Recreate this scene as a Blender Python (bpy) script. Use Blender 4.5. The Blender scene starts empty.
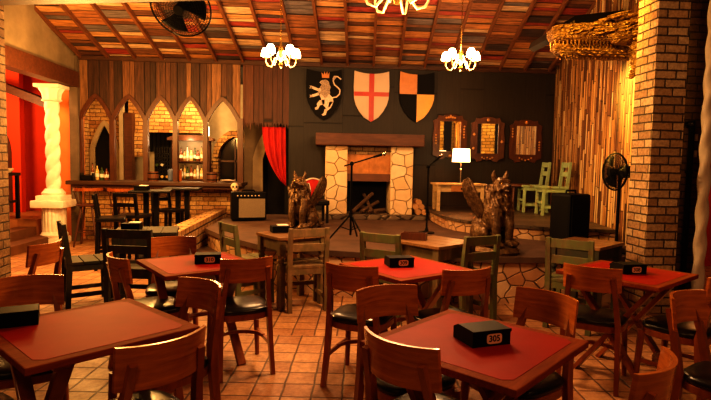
import bpy, bmesh, math, random
from mathutils import Vector, Matrix, noise
random.seed(7)
C = bpy.context.scene.collection
PI = math.pi
def V(*a): return Vector(a)

# ------------------------------------------------------------------ node helpers
class NT:
    def __init__(s, name):
        s.m = bpy.data.materials.new(name); s.m.use_nodes = True
        s.t = s.m.node_tree; s.n = s.t.nodes; s.b = s.n['Principled BSDF']
    def node(s, typ, **kw):
        n = s.n.new(typ)
        for k, v in kw.items(): setattr(n, k, v)
        return n
    def link(s, a, b): s.t.links.new(a, b)
    def put(s, sock, v):
        if hasattr(v, 'is_output') or isinstance(v, bpy.types.NodeSocket): s.link(v, sock)
        else: sock.default_value = v
    def math(s, op, a, b=0.0, c=0.0):
        n = s.node('ShaderNodeMath', operation=op)
        s.put(n.inputs[0], a); s.put(n.inputs[1], b); s.put(n.inputs[2], c)
        return n.outputs[0]
    def comb(s, x, y, z=0.0):
        n = s.node('ShaderNodeCombineXYZ'); s.put(n.inputs[0], x); s.put(n.inputs[1], y); s.put(n.inputs[2], z)
        return n.outputs[0]
    def sep(s, v):
        n = s.node('ShaderNodeSeparateXYZ'); s.link(v, n.inputs[0]); return n.outputs
    def obj(s): return s.node('ShaderNodeTexCoord').outputs['Object']
    def mapping(s, v, scale=(1, 1, 1), rot=(0, 0, 0), loc=(0, 0, 0)):
        n = s.node('ShaderNodeMapping'); s.link(v, n.inputs[0])
        n.inputs['Scale'].default_value = scale; n.inputs['Rotation'].default_value = rot; n.inputs['Location'].default_value = loc
        return n.outputs[0]
    def noise(s, v, scale=5.0, detail=4.0, rough=0.6, dist=0.0):
        n = s.node('ShaderNodeTexNoise'); s.link(v, n.inputs['Vector'])
        n.inputs['Scale'].default_value = scale; n.inputs['Detail'].default_value = detail
        n.inputs['Roughness'].default_value = rough; n.inputs['Distortion'].default_value = dist
        return n.outputs['Fac']
    def white(s, v):
        n = s.node('ShaderNodeTexWhiteNoise', noise_dimensions='3D'); s.link(v, n.inputs['Vector']); return n.outputs
    def ramp(s, f, stops, interp='LINEAR'):
        n = s.node('ShaderNodeValToRGB'); n.color_ramp.interpolation = interp
        e = n.color_ramp.elements
        while len(e) > 1: e.remove(e[0])
        e[0].position = stops[0][0]; e[0].color = (*stops[0][1], 1)
        for p, c in stops[1:]:
            x = e.new(p); x.color = (*c, 1)
        s.put(n.inputs[0], f); return n.outputs[0]
    def mix(s, f, a, b, blend='MIX'):
        n = s.node('ShaderNodeMix', data_type='RGBA', blend_type=blend)
        s.put(n.inputs[0], f)
        for i, v in ((6, a), (7, b)):
            if isinstance(v, tuple): n.inputs[i].default_value = (*v, 1)
            else: s.link(v, n.inputs[i])
        return n.outputs[2]
    def bump(s, h, strength=0.4, dist=0.02):
        n = s.node('ShaderNodeBump'); s.link(h, n.inputs['Height'])
        n.inputs['Strength'].default_value = strength; n.inputs['Distance'].default_value = dist
        s.link(n.outputs[0], s.b.inputs['Normal'])
    def boxuv(s):
        """(u,v) on the face from object coords: x or y along the wall, z up; top faces use x,y"""
        p = s.sep(s.obj()); g = s.node('ShaderNodeNewGeometry'); n = s.sep(g.outputs['Normal'])
        ax = s.math('GREATER_THAN', s.math('ABSOLUTE', n[0]), 0.707)
        az = s.math('GREATER_THAN', s.math('ABSOLUTE', n[2]), 0.707)
        u = s.math('ADD', s.math('MULTIPLY', p[1], ax), s.math('MULTIPLY', p[0], s.math('SUBTRACT', 1.0, ax)))
        v = s.math('ADD', s.math('MULTIPLY', p[1], az), s.math('MULTIPLY', p[2], s.math('SUBTRACT', 1.0, az)))
        return u, v
    def out(s, col, rough=0.6, metal=0.0, spec=None, coat=None):
        s.put(s.b.inputs['Base Color'], (*col, 1) if isinstance(col, tuple) else col)
        s.put(s.b.inputs['Roughness'], rough); s.b.inputs['Metallic'].default_value = metal
        if spec is not None: s.b.inputs['Specular IOR Level'].default_value = spec
        if coat is not None: s.b.inputs['Coat Weight'].default_value = coat; s.b.inputs['Coat Roughness'].default_value = 0.12
        return s.m

def plain(name, col, rough=0.6, metal=0.0, var=0.25, scale=12.0, bump=0.0, **kw):
    t = NT(name); n = t.noise(t.obj(), scale, 5.0)
    c = t.ramp(n, [(0.25, tuple(x * (1 - var) for x in col)), (0.75, tuple(min(1, x * (1 + var)) for x in col))])
    if bump: t.bump(n, bump, 0.01)
    return t.out(c, rough, metal, **kw)

def wood(name, dark, light, scale=(3, 30, 30), rough=0.4, bump=0.15, coat=None, spec=None):
    t = NT(name); v = t.mapping(t.obj(), scale)
    n = t.noise(v, 1.0, 6.0, 0.65, 0.6)
    c = t.ramp(n, [(0.28, dark), (0.5, tuple((a + b) / 2 for a, b in zip(dark, light))), (0.72, light)])
    t.bump(n, bump, 0.004)
    return t.out(c, rough, spec=spec, coat=coat)

def worn(name, base, paint, thr=0.5, scale=6.0, rough=0.75):
    t = NT(name); o = t.obj()
    g = t.noise(t.mapping(o, (18, 18, 5)), 1.0, 6.0)
    wood_c = t.ramp(g, [(0.3, tuple(x * 0.45 for x in base)), (0.7, base)])
    m = t.ramp(t.noise(o, scale, 8.0, 0.7), [(thr - 0.06, (0, 0, 0)), (thr + 0.06, (1, 1, 1))])
    c = t.mix(m, wood_c, t.mix(g, tuple(x * 0.6 for x in paint), paint))
    t.bump(g, 0.35, 0.006)
    return t.out(c, rough)

def brick(name, cols, mortar, bw=0.215, bh=0.08, gap=0.0085, rough=0.85, dirt=0.5):
    t = NT(name); u, v = t.boxuv()
    wob = t.noise(t.obj(), 9.0, 2.0)
    v2 = t.math('ADD', v, t.math('MULTIPLY', wob, 0.012))
    row = t.math('FLOOR', t.math('DIVIDE', v2, bh))
    off = t.math('MULTIPLY', t.math('MODULO', t.math('ABSOLUTE', row), 2.0), bw / 2)
    jit = t.math('MULTIPLY', t.white(t.comb(row, 3.3))[0], bw * 0.18)
    u2 = t.math('ADD', t.math('ADD', t.math('ADD', u, 40.0), off), t.math('ADD', jit, t.math('MULTIPLY', wob, 0.01)))
    col = t.math('FLOOR', t.math('DIVIDE', u2, bw))
    fu = t.math('SUBTRACT', u2, t.math('MULTIPLY', col, bw)); fv = t.math('SUBTRACT', v2, t.math('MULTIPLY', row, bh))
    du = t.math('MINIMUM', fu, t.math('SUBTRACT', bw, fu)); dv = t.math('MINIMUM', fv, t.math('SUBTRACT', bh, fv))
    d = t.math('MINIMUM', du, dv)
    d = t.math('ADD', d, t.math('MULTIPLY', t.math('SUBTRACT', t.noise(t.obj(), 45.0, 3.0), 0.5), 0.012))
    f = t.ramp(t.math('DIVIDE', d, gap), [(0.45, (0, 0, 0)), (0.95, (1, 1, 1))])
    r = t.white(t.comb(col, row))[0]
    n = len(cols); c = t.ramp(r, [((i + 0.5) / n, k) for i, k in enumerate(cols)])
    c = t.mix(1.0, c, t.ramp(t.noise(t.obj(), 30.0, 6.0, 0.7), [(0.35, (0.6, 0.55, 0.5)), (0.6, (1.1, 1.1, 1.1))]), 'MULTIPLY')
    c = t.mix(t.math('MULTIPLY', t.noise(t.obj(), 14.0, 6.0, 0.7), dirt), c, tuple(x * 0.35 for x in cols[0]))
    c = t.mix(f, mortar, c)
    sf = t.node('ShaderNodeSeparateColor'); t.link(f, sf.inputs[0])
    h = t.math('ADD', sf.outputs[0], t.math('MULTIPLY', t.noise(t.obj(), 60.0, 3.0), 0.3))
    t.bump(h, 0.8, 0.014)
    return t.out(c, rough)

def stone(name, cols, mortar, scale=4.0, gap=0.05, rough=0.8):
    t = NT(name); u, v = t.boxuv()
    nz = t.node('ShaderNodeTexNoise'); t.link(t.obj(), nz.inputs['Vector']); nz.inputs['Scale'].default_value = 4.0
    p = t.comb(u, t.math('MULTIPLY', v, 1.15))
    ad = t.node('ShaderNodeVectorMath', operation='ADD'); sc = t.node('ShaderNodeVectorMath', operation='SCALE')
    t.link(nz.outputs['Color'], sc.inputs[0]); sc.inputs['Scale'].default_value = 0.09
    t.link(p, ad.inputs[0]); t.link(sc.outputs[0], ad.inputs[1])
    flat = t.mapping(ad.outputs[0], (1, 1, 0))
    e = t.node('ShaderNodeTexVoronoi', feature='DISTANCE_TO_EDGE', voronoi_dimensions='2D'); t.link(flat, e.inputs['Vector']); e.inputs['Scale'].default_value = scale
    k = t.node('ShaderNodeTexVoronoi', voronoi_dimensions='2D'); t.link(flat, k.inputs['Vector']); k.inputs['Scale'].default_value = scale
    e.inputs['Randomness'].default_value = 0.85; k.inputs['Randomness'].default_value = 0.85
    r = t.white(k.outputs['Color'])[0]
    n = len(cols); c = t.ramp(r, [((i + 0.5) / n, q) for i, q in enumerate(cols)])
    c = t.mix(t.math('MULTIPLY', t.noise(t.obj(), 9.0, 6.0), 0.55), c, tuple(x * 0.45 for x in cols[0]))
    f = t.ramp(e.outputs['Distance'], [(gap * 0.5, (0, 0, 0)), (gap * 1.4, (1, 1, 1))])
    c = t.mix(f, mortar, c)
    h = t.ramp(e.outputs['Distance'], [(0.0, (0, 0, 0)), (gap * 3.2, (1, 1, 1))])
    t.bump(h, 0.8, 0.04)
    return t.out(c, rough)

def planks(name, cols, w, length, along='z', gap=0.035, rough=0.7, grain=0.6, bump=0.5, bay=None, off=0.0):
    """boards: split across into widths w, each cut at random into lengths; random colour per piece"""
    t = NT(name)
    if along == 'z': u, v = t.boxuv()
    else:
        p = t.sep(t.obj()); u, v = (p[1], t.math('SUBTRACT', p[0], t.math('MULTIPLY', t.math('SUBTRACT', p[1], 9.6), 0.085 if bay else 0.0)))
    a = t.math('DIVIDE', t.math('ADD', u, 20.0), w) if bay is None else None
    if bay is None:
        # uneven board widths
        a = t.math('ADD', a, t.math('MULTIPLY', t.math('SINE', t.math('MULTIPLY', a, 2.3)), 0.22))
        col = t.math('FLOOR', a); b = t.math('ADD', t.math('DIVIDE', v, length), t.math('MULTIPLY', t.white(t.comb(col, 1.7))[0], 9.0))
        seg = t.math('FLOOR', b)
    else:
        # boards lying across bays between rafters: columns are the bays, rows vary from bay to bay
        colb = t.math('FLOOR', t.math('DIVIDE', t.math('SUBTRACT', v, off), bay))
        a = t.math('ADD', t.math('DIVIDE', t.math('ADD', u, 20.0), w), t.math('MULTIPLY', t.white(t.comb(colb, 4.1))[0], 7.0))
        a = t.math('ADD', a, t.math('MULTIPLY', t.math('SINE', t.math('MULTIPLY', a, 1.9)), 0.3))
        col = t.math('FLOOR', a); seg = colb; b = t.math('DIVIDE', t.math('SUBTRACT', v, off), bay)
    r = t.white(t.comb(col, seg))
    n = len(cols); c = t.ramp(r[0], [((i) / n, k) for i, k in enumerate(cols)], 'CONSTANT')
    fa = t.math('FRACT', a); fb = t.math('FRACT', b)
    da = t.math('MINIMUM', fa, t.math('SUBTRACT', 1.0, fa))
    gsc = (4, 40, 4) if along == 'x' else ((30, 30, 2.5) if along == 'z' else (40, 4, 4))
    g = t.noise(t.mapping(t.obj(), gsc), 1.0, 6.0, 0.7, 0.4)
    gg = t.ramp(g, [(0.3, (1 - grain,) * 3), (0.7, (1.25, 1.25, 1.25))])
    c = t.mix(1.0, c, gg, 'MULTIPLY')
    f = t.ramp(da, [(gap * 0.4, (0.02, 0.02, 0.02)), (gap * 1.3, (1, 1, 1))])
    if bay is None:
        db = t.math('MINIMUM', fb, t.math('SUBTRACT', 1.0, fb))
        f2 = t.ramp(db, [(0.002, (0.05, 0.05, 0.05)), (0.012, (1, 1, 1))])
        f = t.mix(1.0, f, f2, 'MULTIPLY')
    c = t.mix(1.0, c, f, 'MULTIPLY')
    sf = t.node('ShaderNodeSeparateColor'); t.link(f, sf.inputs[0])
    h = t.math('ADD', t.math('MULTIPLY', r[0], 0.8), t.math('ADD', sf.outputs[0], t.math('MULTIPLY', g, 0.25)))
    t.bump(h, bump, 0.02)
    return t.out(c, rough)

def emit(name, col, strength):
    t = NT(name); t.b.inputs['Emission Color'].default_value = (*col, 1); t.b.inputs['Emission Strength'].default_value = strength
    return t.out(col, 0.5)

# ------------------------------------------------------------------ materials
M = {}
M['chair_wood'] = wood('chair_wood', (0.18, 0.042, 0.010), (0.36, 0.104, 0.023), (14, 14, 3), 0.3, 0.05, coat=0.4)
M['panel_wood'] = wood('panel_wood', (0.28, 0.072, 0.014), (0.56, 0.185, 0.04), (5, 5, 40), 0.25, 0.04, coat=0.5)
M['edge_wood'] = wood('edge_wood', (0.14, 0.028, 0.006), (0.26, 0.060, 0.012), (4, 40, 40), 0.7, 0.0, spec=0.08)
M['laminate'] = plain('laminate', (0.27, 0.014, 0.006), 0.6, var=0.16, scale=5, spec=0.10)
M['leather'] = plain('leather', (0.012, 0.010, 0.010), 0.28, var=0.3, scale=40, bump=0.05)
M['black'] = plain('black_metal', (0.004, 0.0035, 0.0035), 0.55, var=0.2, spec=0.15)
M['black_wood'] = plain('black_wood', (0.008, 0.006, 0.005), 0.45, var=0.3, spec=0.3)
M['rustic'] = worn('rustic', (0.26, 0.15, 0.065), (0.17, 0.12, 0.05), 0.5)
M['rustic_dark'] = worn('rustic_dark', (0.075, 0.05, 0.026), (0.045, 0.045, 0.024), 0.5)
M['rustic_green'] = worn('rustic_green', (0.19, 0.13, 0.055), (0.15, 0.16, 0.055), 0.47)
M['green'] = worn('green_paint', (0.30, 0.25, 0.11), (0.32, 0.42, 0.22), 0.42, 9.0)
M['top_wood'] = wood('top_wood', (0.15, 0.075, 0.03), (0.34, 0.18, 0.075), (3, 30, 30), 0.35, 0.2, coat=0.25)
M['pale_wood'] = wood('pale_wood', (0.34, 0.22, 0.10), (0.62, 0.44, 0.22), (3, 30, 30), 0.5, 0.15)
M['brick'] = brick('brick_yellow', [(0.52, 0.28, 0.10), (0.66, 0.42, 0.17), (0.58, 0.32, 0.12), (0.74, 0.50, 0.23), (0.42, 0.20, 0.07)], (0.11, 0.06, 0.026))
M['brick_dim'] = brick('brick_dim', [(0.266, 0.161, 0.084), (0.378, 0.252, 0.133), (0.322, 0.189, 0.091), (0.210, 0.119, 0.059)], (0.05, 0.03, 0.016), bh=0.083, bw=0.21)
M['brick_low'] = brick('brick_low', [(0.52, 0.28, 0.10), (0.66, 0.42, 0.17), (0.58, 0.32, 0.12), (0.74, 0.50, 0.23), (0.42, 0.20, 0.07)], (0.06, 0.03, 0.014), bh=0.105, bw=0.2, gap=0.014)
M['brick_tan'] = brick('brick_tan', [(0.46, 0.29, 0.15), (0.62, 0.43, 0.24), (0.54, 0.33, 0.16), (0.36, 0.21, 0.10), (0.66, 0.48, 0.28)], (0.055, 0.034, 0.018), bh=0.083, bw=0.21, gap=0.010, dirt=0.5)
M['brick_shadow'] = brick('brick_shadow', [(0.10, 0.05, 0.028), (0.15, 0.075, 0.04), (0.08, 0.04, 0.02)], (0.02, 0.012, 0.008))  # shadow on the right pier, put into the brick colours
M['stone_pale'] = stone('stone_pale', [(0.76, 0.52, 0.28), (0.84, 0.66, 0.42), (0.70, 0.40, 0.17), (0.86, 0.70, 0.48), (0.80, 0.58, 0.34)], (0.10, 0.05, 0.02), 4.3, 0.012)
M['stone_red'] = stone('stone_red', [(0.62, 0.36, 0.19), (0.76, 0.54, 0.33), (0.52, 0.23, 0.10), (0.70, 0.45, 0.26)], (0.06, 0.035, 0.02), 6.8, 0.02)
M['ledge_stone'] = stone('ledge_stone', [(0.20, 0.14, 0.09), (0.28, 0.20, 0.13), (0.15, 0.10, 0.07)], (0.04, 0.03, 0.02), 5.0, 0.05)
M['ceil'] = planks('ceiling_planks', [(0.264, 0.105, 0.044), (0.137, 0.057, 0.032), (0.427, 0.185, 0.070), (0.308, 0.053, 0.038), (0.204, 0.089, 0.044), (0.501, 0.264, 0.114), (0.077, 0.050, 0.047), (0.337, 0.137, 0.055), (0.159, 0.129, 0.131), (0.456, 0.201, 0.070), (0.576, 0.391, 0.235), (0.233, 0.097, 0.047)], 0.118, 1, 'x', 0.07, 0.6, 0.75, 0.6, bay=0.46, off=0.49)
M['screen'] = planks('screen_boards', [(0.09, 0.035, 0.016), (0.19, 0.083, 0.034), (0.065, 0.025, 0.012), (0.27, 0.13, 0.055), (0.12, 0.048, 0.021), (0.22, 0.10, 0.042), (0.05, 0.02, 0.010)], 0.12, 3.5, 'z', 0.035, 0.6, 0.75, 0.6)
M['valance'] = planks('valance_boards', [(0.075, 0.022, 0.009), (0.11, 0.034, 0.013), (0.055, 0.016, 0.008)], 0.11, 4.0, 'z', 0.04, 0.6, 0.5, 0.5)
M['blackwall'] = planks('black_boards', [(0.019, 0.0135, 0.0095), (0.023, 0.016, 0.011), (0.021, 0.015, 0.0105)], 0.55, 1.3, 'z', 0.006, 0.6, 0.3, 0.25)
M['strips'] = planks('wood_strips', [(0.42, 0.21, 0.07), (0.26, 0.11, 0.035), (0.52, 0.30, 0.12), (0.34, 0.15, 0.05), (0.17, 0.065, 0.022), (0.47, 0.24, 0.08), (0.62, 0.42, 0.21), (0.20, 0.08, 0.028), (0.10, 0.04, 0.016)], 0.054, 0.6, 'z', 0.10, 0.6, 0.6, 1.0)
M['carpet'] = plain('stage_carpet', (0.090, 0.046, 0.028), 0.8, var=0.35, scale=4, bump=0.1)
M['deck'] = planks('deck_boards', [(0.085, 0.055, 0.035), (0.11, 0.07, 0.045), (0.07, 0.045, 0.03)], 0.12, 2.2, 'x', 0.03, 0.5, 0.4, 0.3)
M['plaster'] = plain('grey_plaster', (0.22, 0.165, 0.105), 0.85, var=0.35, scale=2.2)
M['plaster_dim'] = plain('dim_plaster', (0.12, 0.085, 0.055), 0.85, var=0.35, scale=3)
M['grey_wall'] = plain('grey_wall', (0.36, 0.29, 0.20), 0.85, var=0.25, scale=3)
M['beige'] = plain('beige_stone', (0.33, 0.25, 0.15), 0.8, var=0.25, scale=5, bump=0.1)
M['white_col'] = plain('white_plaster', (0.86, 0.76, 0.63), 0.6, var=0.12, scale=8, bump=0.05)
M['red_wall'] = plain('red_wall', (0.62, 0.055, 0.012), 0.8, var=0.1, scale=2)
M['orange_lit_wall'] = plain('orange_lit_wall', (0.62, 0.20, 0.05), 0.8, var=0.12, scale=4)  # orange light falling on the wall return, put into its colour
M['terracotta'] = plain('terracotta', (0.34, 0.14, 0.055), 0.6, var=0.25, scale=5)
M['dark_beam'] = wood('dark_beam', (0.035, 0.013, 0.006), (0.085, 0.032, 0.013), (3, 20, 20), 0.6, 0.3)
M['red_beam'] = wood('red_beam', (0.055, 0.017, 0.008), (0.12, 0.040, 0.015), (3, 20, 20), 0.55, 0.25)
M['rafter'] = wood('rafter_wood', (0.09, 0.032, 0.013), (0.18, 0.066, 0.024), (20, 3, 20), 0.6, 0.25)
M['frame_wood'] = wood('frame_wood', (0.055, 0.017, 0.008), (0.12, 0.040, 0.017), (18, 18, 4), 0.4, 0.15)
M['bronze'] = None
t = NT('bronze'); n = t.noise(t.obj(), 28.0, 6.0, 0.7); vv = t.node('ShaderNodeTexVoronoi'); t.link(t.obj(), vv.inputs['Vector']); vv.inputs['Scale'].default_value = 45.0
cc = t.ramp(n, [(0.3, (0.05, 0.026, 0.012)), (0.55, (0.15, 0.085, 0.038)), (0.75, (0.36, 0.22, 0.10))])
t.bump(t.math('ADD', t.math('MULTIPLY', vv.outputs['Distance'], 0.8), n), 0.45, 0.012)
M['bronze'] = t.out(cc, 0.36, 0.5)
t = NT('dragon_gold'); n = t.noise(t.obj(), 16.0, 6.0, 0.7); vv = t.node('ShaderNodeTexVoronoi'); t.link(t.mapping(t.obj(), (1, 1, 1.8)), vv.inputs['Vector']); vv.inputs['Scale'].default_value = 30.0
cc = t.ramp(n, [(0.34, (0.10, 0.04, 0.010)), (0.5, (0.36, 0.18, 0.045)), (0.72, (0.68, 0.43, 0.13))])
t.bump(t.math('ADD', vv.outputs['Distance'], t.math('MULTIPLY', n, 0.5)), 0.9, 0.02)
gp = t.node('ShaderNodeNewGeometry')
cc = t.mix(t.ramp(gp.outputs['Pointiness'], [(0.47, (0, 0, 0)), (0.54, (1, 1, 1))]), (0.03, 0.010, 0.004), cc)  # paints shade into the creases between the spikes
M['dragon'] = t.out(cc, 0.4, 0.3)
M['brass'] = plain('brass', (0.62, 0.36, 0.10), 0.25, 0.9, 0.1)
M['cream_arm'] = plain('cream_arm', (0.62, 0.45, 0.24), 0.4, 0.1, 0.1)
M['bulb'] = emit('lamp_glow', (1.0, 0.72, 0.36), 14.0)
M['shade'] = emit('shade_glow', (1.0, 0.68, 0.32), 5.0)
M['mirror'] = NT('mirror_glass').out((0.8, 0.78, 0.74), 0.02, 1.0)
M['gilt'] = plain('gilt', (0.55, 0.28, 0.09), 0.4, 0.3, 0.2)
M['cloth_red'] = plain('red_cloth', (0.42, 0.014, 0.010), 0.75, var=0.25, scale=6)
M['cloth_white'] = plain('white_cloth', (0.62, 0.50, 0.40), 0.8, var=0.1)
M['napkin'] = plain('napkin_paper', (0.80, 0.74, 0.62), 0.8, var=0.05)
M['plate'] = plain('number_plate', (0.74, 0.44, 0.31), 0.6, var=0.08)
M['ink'] = plain('ink', (0.016, 0.010, 0.008), 0.6)
M['grille'] = plain('grille_cloth', (0.20, 0.15, 0.095), 0.8, var=0.3, scale=90, bump=0.2)
M['bone'] = plain('bone', (0.55, 0.42, 0.27), 0.6, var=0.15)
M['log'] = wood('log_wood', (0.05, 0.025, 0.012), (0.13, 0.07, 0.035), (8, 8, 8), 0.8, 0.4)
M['log_end'] = plain('log_end', (0.42, 0.22, 0.09), 0.8, var=0.3, scale=20)
M['soot_shade'] = plain('soot_shade', (0.010, 0.008, 0.007), 0.9)  # fireplace soot; elsewhere the shade of dark openings and passage as near-black colour
M['hood'] = plain('hood_board', (0.42, 0.17, 0.045), 0.6, var=0.4, scale=7)
M['hood_dark'] = plain('hood_band', (0.13, 0.045, 0.018), 0.5, var=0.25, scale=5)
M['sh_white'] = plain('shield_white', (0.52, 0.385, 0.28), 0.45, var=0.06, scale=4)
M['sh_red'] = plain('shield_red', (0.42, 0.035, 0.022), 0.4, var=0.1)
M['sh_black'] = plain('shield_black', (0.006, 0.005, 0.005), 0.6, var=0.1, spec=0.15)
M['sh_gold'] = plain('shield_gold', (0.62, 0.32, 0.06), 0.4, var=0.08)
M['sh_orange'] = plain('shield_orange', (0.48, 0.19, 0.05), 0.4, var=0.12)
M['lion'] = plain('lion_paint', (0.62, 0.47, 0.35), 0.5, var=0.3, scale=25)
M['lion_mane'] = plain('mane_paint', (0.30, 0.21, 0.14), 0.5, var=0.8, scale=70)
M['chrome'] = plain('chrome', (0.5, 0.42, 0.35), 0.2, 0.9, 0.05)
M['glass_dark'] = NT('dark_glass').out((0.02, 0.018, 0.02), 0.08)
for i, c in enumerate([(0.45, 0.28, 0.10), (0.06, 0.09, 0.03), (0.55, 0.50, 0.40), (0.20, 0.06, 0.02), (0.62, 0.42, 0.16)]):
    M['bottle%d' % i] = plain('bottle_glass_%d' % i, c, 0.12, var=0.08)
M['blue_cloth'] = plain('blue_plastic', (0.16, 0.20, 0.36), 0.5, var=0.2)
M['barrel'] = wood('barrel_wood', (0.09, 0.03, 0.012), (0.20, 0.075, 0.028), (20, 20, 4), 0.5, 0.2)
M['switch'] = plain('switch_plate', (0.42, 0.34, 0.26), 0.5, var=0.05)

# floor tiles: square terracotta tiles turned 5 degrees to the walls
t = NT('floor_tiles'); o = t.mapping(t.obj(), (1, 1, 1), (0, 0, 0.083)); p = t.sep(o); S = 0.19
wob = t.math('MULTIPLY', t.math('SUBTRACT', t.noise(t.obj(), 7.0, 2.0), 0.5), 0.014)
ry = t.math('DIVIDE', t.math('ADD', t.math('ADD', p[1], 20.0), wob), S); iy = t.math('FLOOR', ry)
fld = t.math('GREATER_THAN', p[1], 4.35)
rx = t.math('DIVIDE', t.math('ADD', t.math('ADD', p[0], 20.055), t.math('ADD', wob, t.math('MULTIPLY', fld, 0.09))), S); ix = t.math('FLOOR', rx)
fx = t.math('FRACT', rx); fy = t.math('FRACT', ry)
d = t.math('MINIMUM', t.math('MINIMUM', fx, t.math('SUBTRACT', 1.0, fx)), t.math('MINIMUM', fy, t.math('SUBTRACT', 1.0, fy)))
rn = t.white(t.comb(ix, iy))[0]
c = t.ramp(rn, [(0.0, (0.44, 0.215, 0.10)), (0.35, (0.56, 0.31, 0.155)), (0.7, (0.66, 0.39, 0.20)), (1.0, (0.50, 0.25, 0.12))])
bl = t.noise(t.obj(), 5.0, 7.0, 0.7)
c = t.mix(t.math('MULTIPLY', bl, 0.75), c, (0.20, 0.076, 0.032))
f = t.ramp(t.math('ADD', d, t.math('MULTIPLY', t.math('SUBTRACT', t.noise(t.obj(), 60.0, 3.0), 0.5), 0.03)), [(0.015, (0, 0, 0)), (0.05, (1, 1, 1))])
c = t.mix(1.0, c, t.ramp(t.noise(t.obj(), 22.0, 8.0, 0.75), [(0.3, (0.55, 0.5, 0.45)), (0.65, (1.12, 1.12, 1.12))]), 'MULTIPLY')
c = t.mix(f, (0.085, 0.038, 0.018), c)
sf = t.node('ShaderNodeSeparateColor'); t.link(f, sf.inputs[0])
t.bump(t.math('ADD', sf.outputs[0], t.math('MULTIPLY', bl, 0.5)), 0.5, 0.008)
M['floor'] = t.out(c, t.math('ADD', 0.38, t.math('MULTIPLY', bl, 0.3)))

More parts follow.
